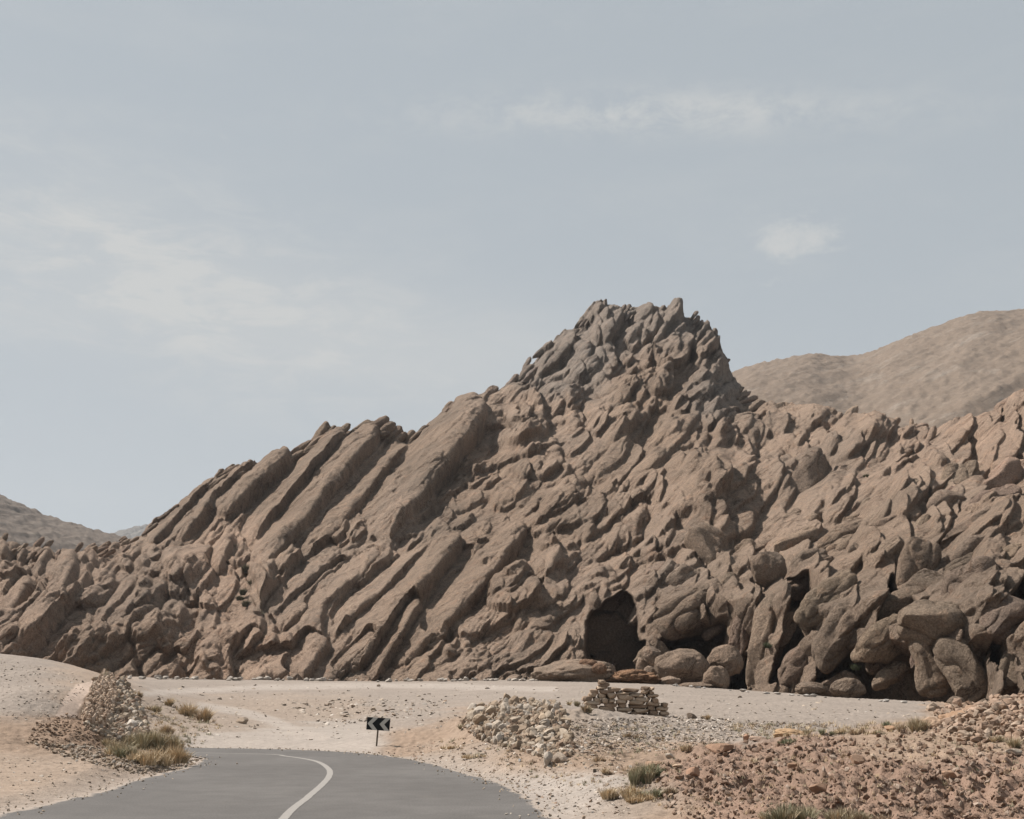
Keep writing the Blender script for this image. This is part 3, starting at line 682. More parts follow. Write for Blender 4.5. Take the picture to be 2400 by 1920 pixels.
for x1, y1, x2, y2, wd, pr in TR:
    cx, cy = (x1 + x2) / 2, (y1 + y2) / 2; ang = math.degrees(math.atan2(y1 - y2, x2 - x1)); Lp = math.hypot(x2 - x1, y2 - y1) + wd * .55
    if is_boulder(cx, cy) or cy < ridge_py(cx) + 14:
        add_finger(cx, cy, ang, Lp, wd, prot=pr * .7, roll=24, thick=.8 if Lp > 120 else .95, sharp=2.7 if Lp > 150 else 2.4, taper=.1, facets=7 if is_boulder(cx, cy) else 0)
    else:
        lv = samp(REL, np.array([cx]), np.array([cy]))[0] * .4
        splat(HT, cx, cy, ang, Lp * 1.06, wd * 1.12, wd * .75 + pr * 1.0, lv + pr * 1.3, .6, tiltv=.95, pu=4 if Lp > 110 else 2.6)
for x1, y1, x2, y2, wd, lev, st_ in BEAM:
    ang = math.degrees(math.atan2(y1 - y2, x2 - x1)); Lp = math.hypot(x2 - x1, y2 - y1) + wd * .3
    splat(HT, (x1 + x2) / 2, (y1 + y2) / 2, ang, Lp, wd * 1.06, wd * st_, lev, tiltv=.9, tiltu=.18, pu=4.5, pv=3.2, paint=True)
BM = np.zeros(GX.shape) - 1e3
for x1, y1, x2, y2, wd, lev, st_ in BEAM:
    ang = math.degrees(math.atan2(y1 - y2, x2 - x1)); Lp = math.hypot(x2 - x1, y2 - y1) + wd * .3
    splat(BM, (x1 + x2) / 2, (y1 + y2) / 2, ang, Lp, wd * 1.06, 1, 1, pu=4.5, pv=3.2, paint=True)
BM = (BM > 0).astype(float)
WX, WY = _wx, _wy
for cx, cy, Lp, Wp, ang, pr in BK:
    add_finger(cx, cy, ang, Lp * 1.04, Wp * 1.06, prot=pr * .45 + 4, beta=float(np.interp(cy, [1200, 1340], [62, 84])), roll=12, thick=1.05, sharp=2.6, taper=.08, facets=6)
mT = blur((HT > -500).astype(float), 1)
slabz = blur(inside(WX, WY, SL).astype(float), 8)
REL = REL * (1 - .25 * slabz)
sm_ = np.clip(fbm(Pn / 60, 2, 251).reshape(GX.shape) * 2 + .45, 0, 1)
jn = np.abs(fbm(np.stack([((GX * .64 - GY * .77) / 34).ravel(), ((GX * .77 + GY * .64) / 90).ravel(), 0 * GX.ravel() + 5], -1), 2, 255)).reshape(GX.shape)
jn2 = fbm(np.stack([((GX * .64 - GY * .77) / 55).ravel(), ((GX * .77 + GY * .64) / 24).ravel(), 0 * GX.ravel() + 9], -1), 3, 257).reshape(GX.shape)
HT = HT + BM * (jn2 * 9 - np.exp(-jn * 12) * 6 * sm_)
REL = np.where(HT > -500, np.where(BM > .5, HT + 5 + H3 * .55 * sm_ + H2 * .22, np.maximum(REL * .45, HT) + H3 * .4 + H2 * .2), REL)
rzm0 = np.clip((GX - 1450) / 200, 0, 1) * np.clip((GY - 950) / 120, 0, 1)
REL = REL * (1 - .5 * rzm0) + blur(REL, 3) * .5 * rzm0
REL += fbm(np.stack([((GX * .64 - GY * .77) / 60).ravel(), ((GX * .77 + GY * .64) / 9).ravel(), 0 * GX.ravel()], -1), 3, 253).reshape(GX.shape) * 2.2
# recesses that stay in shade: vertical back walls
HOL = [([(1368, 1650), (1371, 1550), (1376, 1470), (1394, 1428), (1425, 1409), (1455, 1401), (1463, 1390), (1490, 1418), (1497, 1468), (1508, 1521), (1510, 1650)], 0, 1),
       ([(1545, 1520), (1700, 1475), (1700, 1540), (1640, 1580), (1560, 1560)], 60, 0), ([(1715, 1540), (1750, 1545), (1755, 1640), (1700, 1640)], 60, 0),
       ([(1790, 1640), (1830, 1520), (1850, 1430), (1832, 1380), (1890, 1370), (1905, 1400), (1885, 1500), (1840, 1560), (1835, 1640)], 90, 0),
       ([(1900, 1640), (1915, 1570), (2010, 1530), (2140, 1550), (2290, 1560), (2290, 1690), (1900, 1680)], 70, 0),
       ([(2050, 1500), (2080, 1370), (2150, 1420), (2130, 1480)], 70, 0), ([(2310, 1700), (2290, 1500), (2400, 1370), (2430, 1430), (2330, 1540), (2360, 1700)], 80, 0)]
REC = np.zeros(GX.shape); HOLM = np.zeros(GX.shape)
for poly_, dep, isH in HOL:
    mk_ = inside(*((GX + wx * .6, GY + wy * .6) if isH else (WX, WY)), np.array(poly_, float)).astype(float)
    if isH: HOLM = np.maximum(HOLM, blur(mk_, 2))
    else: REC = np.maximum(REC, blur(mk_, 4) * dep * 2.4)
# the massif surface itself
hv = samp(REL, Bpx, Bpy); rc = samp(REC, Bpx, Bpy); hm = samp(HOLM, Bpx, Bpy)
mpp_ = B[..., 1] / 2650
tt = np.concatenate([np.full(k, i) for i, k in enumerate(NT)] + [[8]])
fade = np.where(tt <= 4, 1.0, np.where(tt == 5, .8, .5))[:, None]
dsp = (hv * (1 - .75 * np.clip(rc / 60, 0, 1)) - 18) * fade * mpp_
ddir = np.array([0, -math.cos(R(27)), math.sin(R(27))])
B2 = B + ddir * dsp[..., None]
view = B - np.array([0, 0, CAM_H]); view /= np.linalg.norm(view, axis=-1)[..., None]
B2 += view * (rc * mpp_)[..., None]
# the hollow: pushed back to the depth of its roof
yt = np.interp(1402, [1290, 1440], [177, 153]) + 5
push = np.clip(yt - B2[..., 1], 0, 40) * hm
B2 += view * (push / view[..., 1])[..., None]
bc = region(Bpx.ravel(), Bpy.ravel())[:, 4:]
bvar = fbm(np.stack([Bpx.ravel() / 60, Bpy.ravel() / 60, 0 * Bpx.ravel()], -1), 3, 231)[:, None]
hn = np.clip((samp(H2, Bpx, Bpy) / 14).ravel()[:, None], 0, 1.5)
bc = bc * (1 + bvar * .10)
all_V = [B2.reshape(-1, 3)]; all_F = [grid_faces(*B.shape[:2])]; all_C = [bc]
# free standing fins: spikes along the skyline and the big rounded boulders, lower right
cnt = 0; rs = np.random.default_rng(91)
for i in range(240):
    x_ = rs.uniform(-300, 2700); y_ = ridge_py(x_) + rs.uniform(3, 30); rg = region(x_, y_)[0]
    Lp = rg[2] * rs.uniform(.35, .8); Wp = rg[3] * rs.uniform(.4, .8); Lp = min(Lp, 60); Wp = max(Wp, Lp * .36)
    ang = math.degrees(math.atan2(rg[1], rg[0])) / 2 + rs.normal() * 9
    add_finger(x_, y_, ang, Lp, Wp, prot=rs.normal(0, .2) * Wp + 2, beta=float(rs.uniform(48, 64)), thick=rs.uniform(.8, 1.1), col_=rg[4:]); cnt += 1
done = []
for i in range(6000):
    x_ = rs.uniform(1520, 2760); y_ = rs.uniform(1050, 1660)
    if y_ < np.interp(x_, [1520, 1700, 1900, 2100, 2400], [1320, 1190, 1120, 1070, 1040]): continue
    rg = region(x_, y_)[0]; Wp = rg[3] * rs.lognormal(.05, .3); Lp = Wp * rs.uniform(1.4, 2.3)
    if samp(REC, np.array([x_]), np.array([y_]))[0] > 10: continue
    if any((x_ - a) ** 2 + (y_ - b_) ** 2 < (.40 * (Wp + Lp) / 2 + .36 * w_) ** 2 for a, b_, w_ in done): continue
    done.append((x_, y_, (Wp + Lp) / 2)); ang = math.degrees(math.atan2(rg[1], rg[0])) / 2 + rs.normal() * 14 - 6
    add_finger(x_, y_, ang, Lp, Wp, prot=rs.uniform(-.26, .04) * Wp, beta=float(np.interp(y_, [1150, 1350], [58, 82]) + rs.normal() * 4), roll=rs.normal(18, 10), thick=rs.uniform(.85, 1.1), sharp=rs.uniform(2.3, 3.2), col_=rg[4:], facets=8); cnt += 1
print('fins', cnt, 'verts', off)
V = np.concatenate(FV); Nn = np.concatenate(FN); Sz = np.concatenate(FS)[:, None]; Ax = np.concatenate(FA)
seedoff = np.concatenate([np.full(len(v), i * 3.71) for i, v in enumerate(FV)])[:, None] % 97
al = (V * Ax).sum(1)[:, None]; Vq = V - Ax * al * .55
d1 = gnoise(Vq / (Sz * 1.25) + seedoff, 81)[:, None]; d2 = gnoise(Vq / (Sz * .55) + seedoff, 83)[:, None]; d3 = fbm(V / .9, 2, 85)[:, None] + .9 * fbm(V / 2.6, 2, 89)[:, None]
crk = np.abs(gnoise(Vq / (Sz * .9) + seedoff + 9, 87))[:, None]
V = V + Nn * (Sz * (d1 * .42 + d2 * .16 - np.exp(-crk * 16) * .13) + d3 * .12)
off0 = len(all_V[0]); all_V.append(V); all_F += FF; all_C.append(np.concatenate(FC))
rockV = np.concatenate(all_V); rockF = np.concatenate(all_F); rockC = np.concatenate(all_C)
make_obj('rocky_hill', rockV, rockF, ROCK, rockC, kind='structure')

# ------------------------------------------------------------------ far hills
def hill(name, sil, Yr, Yf, pyf, col_, seed, gull=1.0, ncol=420, nrow=200, rot=0):
    px = np.linspace(sil[0][0], sil[-1][0], ncol)
    pr = np.interp(px, [s[0] for s in sil], [s[1] for s in sil])
    k = np.ones(7) / 7; pr = np.convolve(np.pad(pr, 3, 'edge'), k, 'valid')
    top = P3(px, pr, np.full(ncol, Yr)); bot = P3(px, np.full(ncol, pyf), np.full(ncol, Yf)); bot[:, 2] = -6
    back = top.copy(); back[:, 1] += 500; back[:, 0] *= (Yr + 500) / Yr; back[:, 2] *= .3
    t = np.linspace(0, 1, nrow)[:, None, None]; G1 = bot * (1 - t) + top * t
    G1[..., 2] = bot[None, :, 2] + (top[None, :, 2] - bot[None, :, 2]) * (t[..., 0] * .75 + .25 * np.sin(t[..., 0] * math.pi / 2))
    t = np.linspace(0, 1, 40)[1:, None, None]; G2 = top * (1 - t) + back * t
    G_ = np.concatenate([G1, G2], 0); P = G_.reshape(-1, 3); s = Yr / 1000.0
    c_, s_ = math.cos(rot), math.sin(rot)
    Q = np.c_[(P[:, 0] * .82 + P[:, 2] * .57) * .32, P[:, 1] * .3, (-P[:, 0] * .57 + P[:, 2] * .82) * 1.5]
    g1 = fbm(Q / (90 * s), 4, seed); g2 = fbm(P / (22 * s), 4, seed + 9); g3 = fbm(P / (6 * s), 2, seed + 19)
    lim = np.minimum(np.abs(np.arange(G_.shape[0]) - (nrow - 1)) / 12.0, 1)[:, None].repeat(ncol, 1).ravel()
    P = P.copy(); P[:, 2] += (-(np.abs(g1)) * 12 * gull * lim + g2 * 2.2 * gull * (.25 + .75 * lim) + g3 * 2.6 * gull) * s
    q = np.clip(g1 * .8 + g2 * .5 + .5, 0, 1)[:, None]
    cc = np.array(col_[0]) * (1 - q) + np.array(col_[1]) * q
    make_obj(name, P, grid_faces(*G_.shape[:2]), HILL_M, cc, kind='structure')
m, t, b = mat_base('hill_scree')
p = geo(t); c = attr(t)
mp = N(t, 'ShaderNodeMapping', vector_type='TEXTURE'); mp.inputs['Rotation'].default_value = (0, R(-32), 0); mp.inputs['Scale'].default_value = (3.6, 1.5, .6); L(t, p, mp.inputs[0])
n_s = noise_tex(t, mp.outputs[0], .05, 10, .78, .5); n_f = noise_tex(t, p, .14, 7, .75); n_g = noise_tex(t, p, .5, 4, .7)
c = mixc(t, M_(t, 'MULTIPLY', ramp(t, n_s, .52, .68), .55), c, (.235, .205, .175))
c = mixc(t, M_(t, 'MULTIPLY', ramp(t, n_s, .43, .30), .35), c, (.105, .085, .07))
c = mulv(t, c, n_f, .84, 1.16); c = mulv(t, c, n_g, .8, 1.2)
L(t, c, b.inputs['Base Color']); h1 = bump(t, b, n_f, .5, 1.6); bump(t, b, n_s, .7, 2.6, h1)
HILL_M = m
HC = ((.140, .106, .080), (.168, .130, .100))
hill('hill', [(1500, 950), (1640, 905), (1731, 866), (1760, 856), (1837, 840), (1880, 832), (1904, 826), (1940, 832), (2004, 836), (2045, 824), (2082, 807), (2130, 787), (2182, 768), (2230, 750), (2282, 733), (2330, 728), (2370, 728), (2400, 724), (2500, 700), (2700, 690), (3200, 760), (3900, 900)], 1050, 420, 1500, HC, 101)
hill('hill', [(-1500, 700), (-900, 800), (-400, 1000), (-150, 1095), (0, 1158), (67, 1190), (145, 1219), (223, 1241), (300, 1262), (420, 1300)], 900, 420, 1560, ((.118, .095, .078), (.150, .122, .10)), 131)
hill('hill', [(100, 1330), (180, 1290), (240, 1259), (267, 1247), (323, 1233), (400, 1222), (560, 1230), (800, 1260)], 1900, 1300, 1500, ((.13, .125, .12), (.14, .135, .13)), 151)

# ------------------------------------------------------------------ stones
def ico(sub):
    bm = bmesh.new(); bmesh.ops.create_icosphere(bm, subdivisions=sub, radius=1)
    V = np.array([v.co[:] for v in bm.verts]); Fc = np.array([[v.index for v in f.verts] for f in bm.faces]); bm.free(); return V, Fc
def stone(seed, sub=2, cuts=12, depth=.42, rough=.1):
    r = np.random.default_rng(seed); V, Fc = ico(sub)
    V = V * (1 + .18 * gnoise(V * 1.3 + seed, seed)[:, None])
    for _ in range(cuts):
        n_ = r.normal(size=3); n_ /= np.linalg.norm(n_); d_ = r.uniform(depth, .9)
        s = V @ n_ - d_; V = V - np.maximum(s, 0)[:, None] * n_
    V = V * (1 + rough * gnoise(V * 4 + seed, seed + 1)[:, None])
    return V, Fc
ST1 = [stone(200 + i, 1, 7, .4, .12) for i in range(8)]
ST2 = [stone(300 + i, 2, 13, .42, .10) for i in range(8)]
ST3 = [stone(400 + i, 3, 16, .45, .09) for i in range(6)]
def rotm(r, tilt=.5):
    a, b_, c_ = r.uniform(0, 6.283), r.normal() * tilt, r.normal() * tilt
    Rz = np.array([[math.cos(a), -math.sin(a), 0], [math.sin(a), math.cos(a), 0], [0, 0, 1]])
    Rx = np.array([[1, 0, 0], [0, math.cos(b_), -math.sin(b_)], [0, math.sin(b_), math.cos(b_)]])
    Ry = np.array([[math.cos(c_), 0, math.sin(c_)], [0, 1, 0], [-math.sin(c_), 0, math.cos(c_)]])
    return Rx @ Ry @ Rz
def merged(name, P, S3, variants, mat, cols, tilt=.5, seed=1, smooth=False, **kw):
    r = np.random.default_rng(seed); VV, FFc, CC = [], [], []; o = 0
    for p_, s_, c_ in zip(P, S3, cols):
        v, f_ = variants[r.integers(len(variants))]
        W = (v * s_) @ rotm(r, tilt).T + p_
        VV.append(W); FFc.append(f_ + o); o += len(W); CC.append(np.broadcast_to(c_, W.shape))
    return make_obj(name, np.concatenate(VV), np.concatenate(FFc), mat, np.concatenate(CC), smooth=smooth, **kw)
def small_material(name, s, rockiness=.3):
    m, t, b = mat_base(name); p = geo(t); c = attr(t)
    c = mulv(t, c, noise_tex(t, p, 3 * s, 5, .65), .8, 1.2); c = mulv(t, c, noise_tex(t, p, 18 * s, 4, .7), .8, 1.2)
    L(t, c, b.inputs['Base Color']); bump(t, b, noise_tex(t, p, 9 * s, 5, .7), .6, .05 / s); return m
STONE_M = small_material('loose_stone', 1.0)
PALEG = [(.44, .375, .315), (.40, .325, .26), (.48, .425, .37), (.34, .275, .215)]
def in_poly(poly, n_, seed):
    r = np.random.default_rng(seed); poly = np.array(poly, float); lo_, hi_ = poly.min(0), poly.max(0); out = np.zeros((0, 2))
    while len(out) < n_:
        q = r.uniform(lo_, hi_, (n_ * 2, 2)); q = q[inside(q[:, 0], q[:, 1], poly)]; out = np.vstack([out, q])
    q = out[:n_]; P = gpt(q[:, 0], q[:, 1]); ok = ~np.isnan(P[:, 0]); return P[ok], q[ok]
def road_clear(P, m_=0.0):
    x, y = P[:, 0], P[:, 1]; return ~inside(x, y, road_poly)
def scatter(name, poly, n_, smin, smax, cols, mat, seed, flat_=.6, variants=None, power=2.2, sink=.25, tilt=.4, px_size=True, **kw):
    P, q = in_poly(poly, n_, seed); k = road_clear(P); P = P[k]
    r = np.random.default_rng(seed + 1); u = r.uniform(0, 1, len(P)) ** power
    s = smin + (smax - smin) * u
    if px_size: s = s * P[:, 1] / 2700 / 2
    S3 = s[:, None] * np.stack([r.uniform(.8, 1.3, len(P)), r.uniform(.7, 1.1, len(P)), flat_ * r.uniform(.6, 1.2, len(P))], -1)
    P = P + np.stack([0 * s, 0 * s, S3[:, 2] * (1 - 2 * sink)], -1)
    cc = .85 * np.array(cols)[r.integers(len(cols), size=len(P))] * (1 + r.normal(size=(len(P), 1)) * .12)
    return merged(name, P, S3, variants or ST1, mat, np.clip(cc, .03, .6), tilt, seed + 2, **kw)
PALES = [(.335, .275, .215), (.29, .225, .165), (.36, .31, .26), (.25, .19, .14)]
REDS = [(.245, .170, .126), (.27, .195, .147), (.19, .125, .09), (.31, .24, .19), (.23, .16, .12)]
scatter('gravel', [(300, 1610), (1000, 1600), (1500, 1615), (2200, 1665), (2000, 1700), (1300, 1660), (900, 1730), (450, 1745), (380, 1700)], 1300, 3, 14, PALEG, STONE_M, 501, flat_=.24, power=4, kind='stuff', label='pale pebbles strewn over the grey gravel plain', cat='gravel')
scatter('gravel', [(650, 1640), (1050, 1640), (1000, 1690), (760, 1700)], 380, 4, 18, PALEG + [(.2, .14, .1)], STONE_M, 503, flat_=.26, power=3, kind='stuff', label='patch of larger flat stones on the plain behind the chevron sign', cat='gravel')
scatter('gravel', [(1330, 1690), (1600, 1680), (1950, 1700), (1700, 1740), (1560, 1760), (1350, 1770)], 3800, 3, 12, PALEG + [(.30, .25, .21)], STONE_M, 505, flat_=.28, power=2.5, kind='stuff', label='grey flat gravel scattered below the ruined stone wall', cat='gravel')
scatter('gravel', [(1000, 1740), (1330, 1730), (1500, 1800), (1480, 1915), (1330, 1915), (1200, 1840), (1050, 1795), (900, 1765)], 2000, 3, 13, PALEG + REDS[:2], STONE_M, 507, flat_=.32, power=4, kind='stuff', label='fine gravel along the right shoulder of the road', cat='gravel')
scatter('gravel', [(0, 1770), (250, 1790), (450, 1780), (470, 1800), (330, 1835), (150, 1870), (0, 1895)], 420, 3, 12, PALEG, STONE_M, 509, flat_=.3, power=5, kind='stuff', label='fine pale gravel on the left shoulder of the road', cat='gravel')
scatter('gravel', [(60, 1740), (230, 1750), (330, 1790), (470, 1780), (420, 1815), (300, 1815), (150, 1775)], 900, 4, 14, PALES, STONE_M, 511, flat_=.6, power=2.5, kind='stuff', label='band of small pale stones in front of the brown dirt mound', cat='gravel')
scatter('gravel', [(0, 1545), (230, 1590), (160, 1650), (120, 1690), (0, 1690)], 700, 2, 9, PALEG + [(.2, .16, .13)], STONE_M, 513, flat_=.26, power=3, kind='stuff', label='pebbles over the pale slope at the left edge', cat='gravel')
scatter('clods', [(1480, 1830), (1600, 1780), (1760, 1740), (2100, 1725), (2400, 1650), (2440, 1700), (2440, 1925), (1600, 1925)], 7500, 2.5, 21, REDS + [(.17, .11, .075)], STONE_M, 515, flat_=.55, power=7, tilt=.9, kind='stuff', label='red brown earth clods and stones covering the mound at lower right', cat='earth clods')
scatter('clods', [(2180, 1665), (2300, 1640), (2440, 1630), (2440, 1740), (2250, 1740)], 900, 8, 34, [(.31, .22, .165), (.34, .26, .20), (.26, .18, .13)], STONE_M, 517, flat_=.65, power=2.5, kind='stuff', label='orange brown broken stones on the crest at the right edge', cat='earth clods')
scatter('clods', [(60, 1745), (90, 1690), (160, 1675), (230, 1690), (260, 1740), (200, 1765)], 900, 2, 11, [(.24, .165, .115), (.27, .19, .135)], STONE_M, 519, flat_=.6, power=3, kind='stuff', label='brown dirt clods on the small mound left of the road', cat='earth clods')

def edge_spill(line, n_, seed, side):
    r = np.random.default_rng(seed); l = dense(line, 4000); l = l[(l[:, 1] > 13) & (l[:, 1] < 42)]
    i = r.integers(1, len(l) - 1, n_); t_ = l[i + 0] - l[i - 1]; t_ /= np.linalg.norm(t_, axis=1)[:, None] + 1e-9; nn = np.c_[-t_[:, 1], t_[:, 0]]
    P = l[i] + nn * (r.normal(size=(n_, 1)) * .28 + side * .05); s = r.uniform(.006, .028, n_) * (1 + P[:, 1] / 60)
    P = np.c_[P, np.maximum(H(P[:, 0], P[:, 1]), 0) + s * .3]
    cc = np.array(PALES)[r.integers(4, size=n_)]
    merged('gravel', P, s[:, None] * np.array([1, .9, .35]), ST1, STONE_M, cc, .6, seed, kind='stuff', label='small pebbles spilled along the %s edge of the asphalt' % ('left' if side < 0 else 'right'), cat='gravel')
edge_spill(outer, 900, 571, 1); edge_spill(inner, 600, 573, -1)
# rubble heap right of the road: each larger stone is its own object, the filling between them is stuff
RP = [(1085, 1700), (1110, 1665), (1200, 1645), (1310, 1650), (1330, 1700), (1345, 1770), (1300, 1790), (1220, 1760), (1120, 1735)]
scatter('rubble', RP, 2600, 5, 26, PALES + [(.3, .22, .16), (.2, .14, .1)], STONE_M, 531, flat_=.75, power=1.5, tilt=1, kind='stuff', label='small broken stones filling the rubble heap right of the road', cat='rubble')
base_meshes = {}
def stone_thing(name, px, py, wpx, hpx, colr, label, cat='stone', group=None, seed=0, variants=ST2, sink=.2, Y=None, smooth=False, tilt=.3, dpx=None):
    g = gpt(px, py + 0.0)[0] if Y is None else P3(px, py, Y)
    for dy_ in (2, 4, 6, 9):
        if np.isnan(g[0]) and Y is None: g = gpt(px, py + dy_)[0]
    if np.isnan(g[0]): return None
    mpp = g[1] / 2700; r = np.random.default_rng(seed + int(px * 7 + py))
    v, f_ = variants[r.integers(len(variants))]
    S3 = np.array([wpx / 2, (dpx or (wpx * .7)) / 2, hpx / 2]) * mpp * 1.12
    W = (v * S3) @ rotm(r, tilt if wpx < 1.4 * hpx else tilt * .2).T if wpx < 1.4 * hpx else (v @ rotm(r, .3).T) * S3
    loc = g + np.array([0, S3[1] * .5, S3[2] * (1 - 2 * sink)])
    return make_obj(name, W + loc, f_, STONE_M, np.broadcast_to(np.array(colr) * (1 + r.normal() * .08), W.shape), smooth=smooth, loc=loc, label=label, cat=cat, group=group)
P_, q_ = in_poly(RP, 130, 541); r = np.random.default_rng(5)
for (x_, y_) in q_:
    s = r.uniform(14, 36)
    stone_thing('stone', x_, y_, s, s * r.uniform(.6, 1.1), PALES[r.integers(4)], 'pale angular stone lying in the rubble heap right of the road', group='larger stones of the right rubble heap', seed=3, tilt=.8)
for x_, y_, wd, hh in ((1185, 1678, 44, 34), (1240, 1672, 40, 26), (1268, 1725, 34, 24), (1165, 1715, 30, 30)):
    stone_thing('stone', x_, y_, wd, hh, (.38, .32, .26), {1185: 'large pale block near the top left of the right rubble heap', 1240: 'large pale block at the top centre of the right rubble heap', 1268: 'pale block at the middle of the right rubble heap toward its right side', 1165: 'squat pale block low on the left of the right rubble heap'}[x_], seed=9)
stone_thing('stone', 1283, 1800, 42, 44, (.36, .31, .26), 'pale white boulder at the lower right foot of the rubble heap', seed=1)
stone_thing('stone', 1312, 1785, 40, 26, (.42, .34, .27), 'rounded pinkish stone against the white boulder at the heap foot', seed=2)
stone_thing('stone', 1325, 1768, 36, 16, (.42, .36, .30), 'flat pale slab above the rounded pink stone at the heap foot', seed=3)
# left rubble
LP_ = [(250, 1700), (255, 1640), (290, 1610), (330, 1660), (345, 1735), (300, 1740)]
scatter('rubble', [(190, 1700), (225, 1590), (285, 1590), (330, 1650), (350, 1740), (260, 1740)], 2400, 4, 22, PALES + [(.27, .19, .14)], STONE_M, 551, flat_=.8, power=1.6, tilt=1, kind='stuff', label='small broken stones around the collapsed dry stone wall at left', cat='rubble')
P_, q_ = in_poly(LP_, 70, 553)
for (x_, y_) in q_:
    s = r.uniform(10, 24)
    stone_thing('stone', x_, y_, s, s * r.uniform(.6, 1.0), PALES[r.integers(3)], 'white stone spilled beside the collapsed dry stone wall at left', group='white stones spilled left of the bend', seed=4, tilt=.8)
stone_thing('stone', 305, 1712, 34, 28, (.46, .41, .36), 'largest white rounded stone above the tall dry grass at left', seed=5, variants=ST3)
# edge stones along the far rim of the plain
er = np.random.default_rng(77)
for i, x_ in enumerate(np.sort(er.uniform(300, 1270, 80))):
    y_ = np.interp(x_, [300, 700, 1270], [1590.5, 1593, 1595]); s = er.uniform(7, 20)
    stone_thing('stone', x_, y_ + 1.5, s, s * er.uniform(.35, .6), (.35, .31, .27), 'small pale stone in the line along the far rim of the gravel plain', group='pale stones along the rim of the plain', seed=6, sink=.1)
for i, x_ in enumerate(np.sort(er.uniform(1580, 2240, 26))):
    y_ = np.interp(x_, [1560, 1800, 2260], [1605, 1625, 1656]); s = er.uniform(8, 20)
    stone_thing('stone', x_, y_ + 2, s, s * er.uniform(.3, .5), (.34, .31, .28), 'small grey stone on the sloping rim below the shaded boulders', group='grey stones along the sloping rim at right', seed=7, sink=.15)
singles = [
 (568, 1697, 32, 17, (.33, .26, .20), 'lone rounded stone on the plain left of the chevron sign'),
 (1622, 1684, 24, 15, (.17, .13, .10), 'dark angular stone right of the ruined wall'),
 (1650, 1686, 18, 9, (.20, .15, .11), 'low brown stone beside a dry tuft right of the ruined wall'),
 (1749, 1738, 20, 20, (.26, .16, .11), 'upright reddish stone at the top left of the red mound'),
 (1780, 1738, 52, 14, (.36, .26, .20), 'long pale pink slab on the upper edge of the red mound'),
 (2087, 1714, 28, 14, (.30, .19, .12), 'small triangular red stone in the row of dry grass'),
 (1590, 1800, 34, 10, (.34, .25, .18), 'flat tan stone on the slope left of the red mound'),
 (1625, 1822, 42, 26, (.26, .16, .11), 'reddish block with a pale top at the left foot of the red mound'),
 (1570, 1779, 26, 14, (.33, .28, .23), 'grey stone directly above the green bush'),
 (1218, 1790, 10, 9, (.45, .43, .42), 'tiny white stone on the shoulder below the rubble heap'),
 (1393, 1812, 12, 10, (.12, .10, .08), 'small dark stone on the bank below the ruined wall'),
 (1540, 1797, 60, 12, (.30, .20, .14), 'low ridge of reddish stone leading up the mound behind the green bush'),
 (1690, 1770, 70, 26, (.28, .18, .125), 'long reddish ledge at the upper left of the red mound'),
 (2380, 1772, 34, 20, (.33, .28, .23), 'grey stone near the right edge on the red mound'),
 (1860, 1812, 26, 22, (.24, .15, .10), 'dark red block in the middle of the red mound'),
 (2010, 1792, 40, 24, (.30, .20, .14), 'squarish red block right of the middle of the red mound'),
 (2050, 1790, 22, 16, (.36, .28, .21), 'pale block beside the squarish red block on the mound'),
 (1925, 1860, 46, 24, (.25, .16, .11), 'broad dark red clod low on the red mound'),
 (2230, 1830, 44, 22, (.27, .175, .12), 'broad red clod on the lower right of the red mound')]
for x_, y_, wd, hh, cc, lb in singles:
    stone_thing('stone', x_, y_, wd, hh, cc, lb, seed=8, variants=ST3)

# boulders at the foot of the rocks: px, py of the foot, width, height, distance
BOULDER_M = rock_material('boulder_rock', 1.6)
def boulder(px, py, wpx, hpx, Y, colr, label, seed, ang=0, rough=.10, dpx=None, mat=None, name='boulder'):
    g = P3(px, py - hpx / 2, Y); mpp = Y / 2690
    v, _ = cube_sphere(26); Fc = cube_sphere(26)[1]; r = np.random.default_rng(seed)
    V = v * (1 + .20 * gnoise(v * 1.1 + seed, seed)[:, None])
    for _ in range(7):
        n_ = r.normal(size=3); n_ /= np.linalg.norm(n_); s = V @ n_ - r.uniform(.72, .95); V = V - np.maximum(s, 0)[:, None] * n_ * .8
    V = V * (1 + rough * fbm(v * 2.5 + seed, 3, seed + 1)[:, None])
    S3 = np.array([wpx / 2, (dpx or wpx * .8) / 2, hpx / 2]) * mpp
    W = V * S3; c_, s_ = math.cos(R(ang)), math.sin(R(ang)); W = np.c_[W[:, 0] * c_ - W[:, 2] * s_, W[:, 1], W[:, 0] * s_ + W[:, 2] * c_]
    return make_obj(name, W + g, Fc, mat or BOULDER_M, np.broadcast_to(np.array(colr, float), W.shape), loc=g, label=label, cat='boulder')
boulder(1600, 1612, 130, 90, 116, BRO, 'broad angular boulder at the foot of the rocks right of the dark hollow', 21)
boulder(1700, 1585, 80, 74, 117, BRO, 'rounded boulder with black shade beneath, right of the broad angular boulder', 22)
boulder(1680, 1622, 62, 60, 111, BRO, 'upright flat faced boulder on the rim below the rounded boulder', 23)
boulder(1527, 1560, 44, 46, 121, TAP, 'ball shaped boulder beside the right side of the dark hollow', 24)
boulder(1505, 1582, 30, 40, 122, TAP, 'small pointed boulder inside the right corner of the dark hollow', 25)
boulder(1525, 1592, 34, 30, 117, TAP, 'small brown boulder behind the orange outcrop', 26)
boulder(1570, 1612, 56, 26, 112, TAP, 'low pale boulder right of the orange outcrop', 27)
boulder(1798, 1378, 92, 92, 140, DRK, 'round ball shaped boulder perched midway up the right hand rocks', 28)
boulder(1378, 1570, 42, 26, 112, (.26, .16, .105), 'rounded orange brown boulder on top of the dirt mound by the hollow', 29)
boulder(1405, 1580, 34, 26, 111, (.24, .15, .10), 'round brown boulder beside the orange one on the dirt mound', 30)
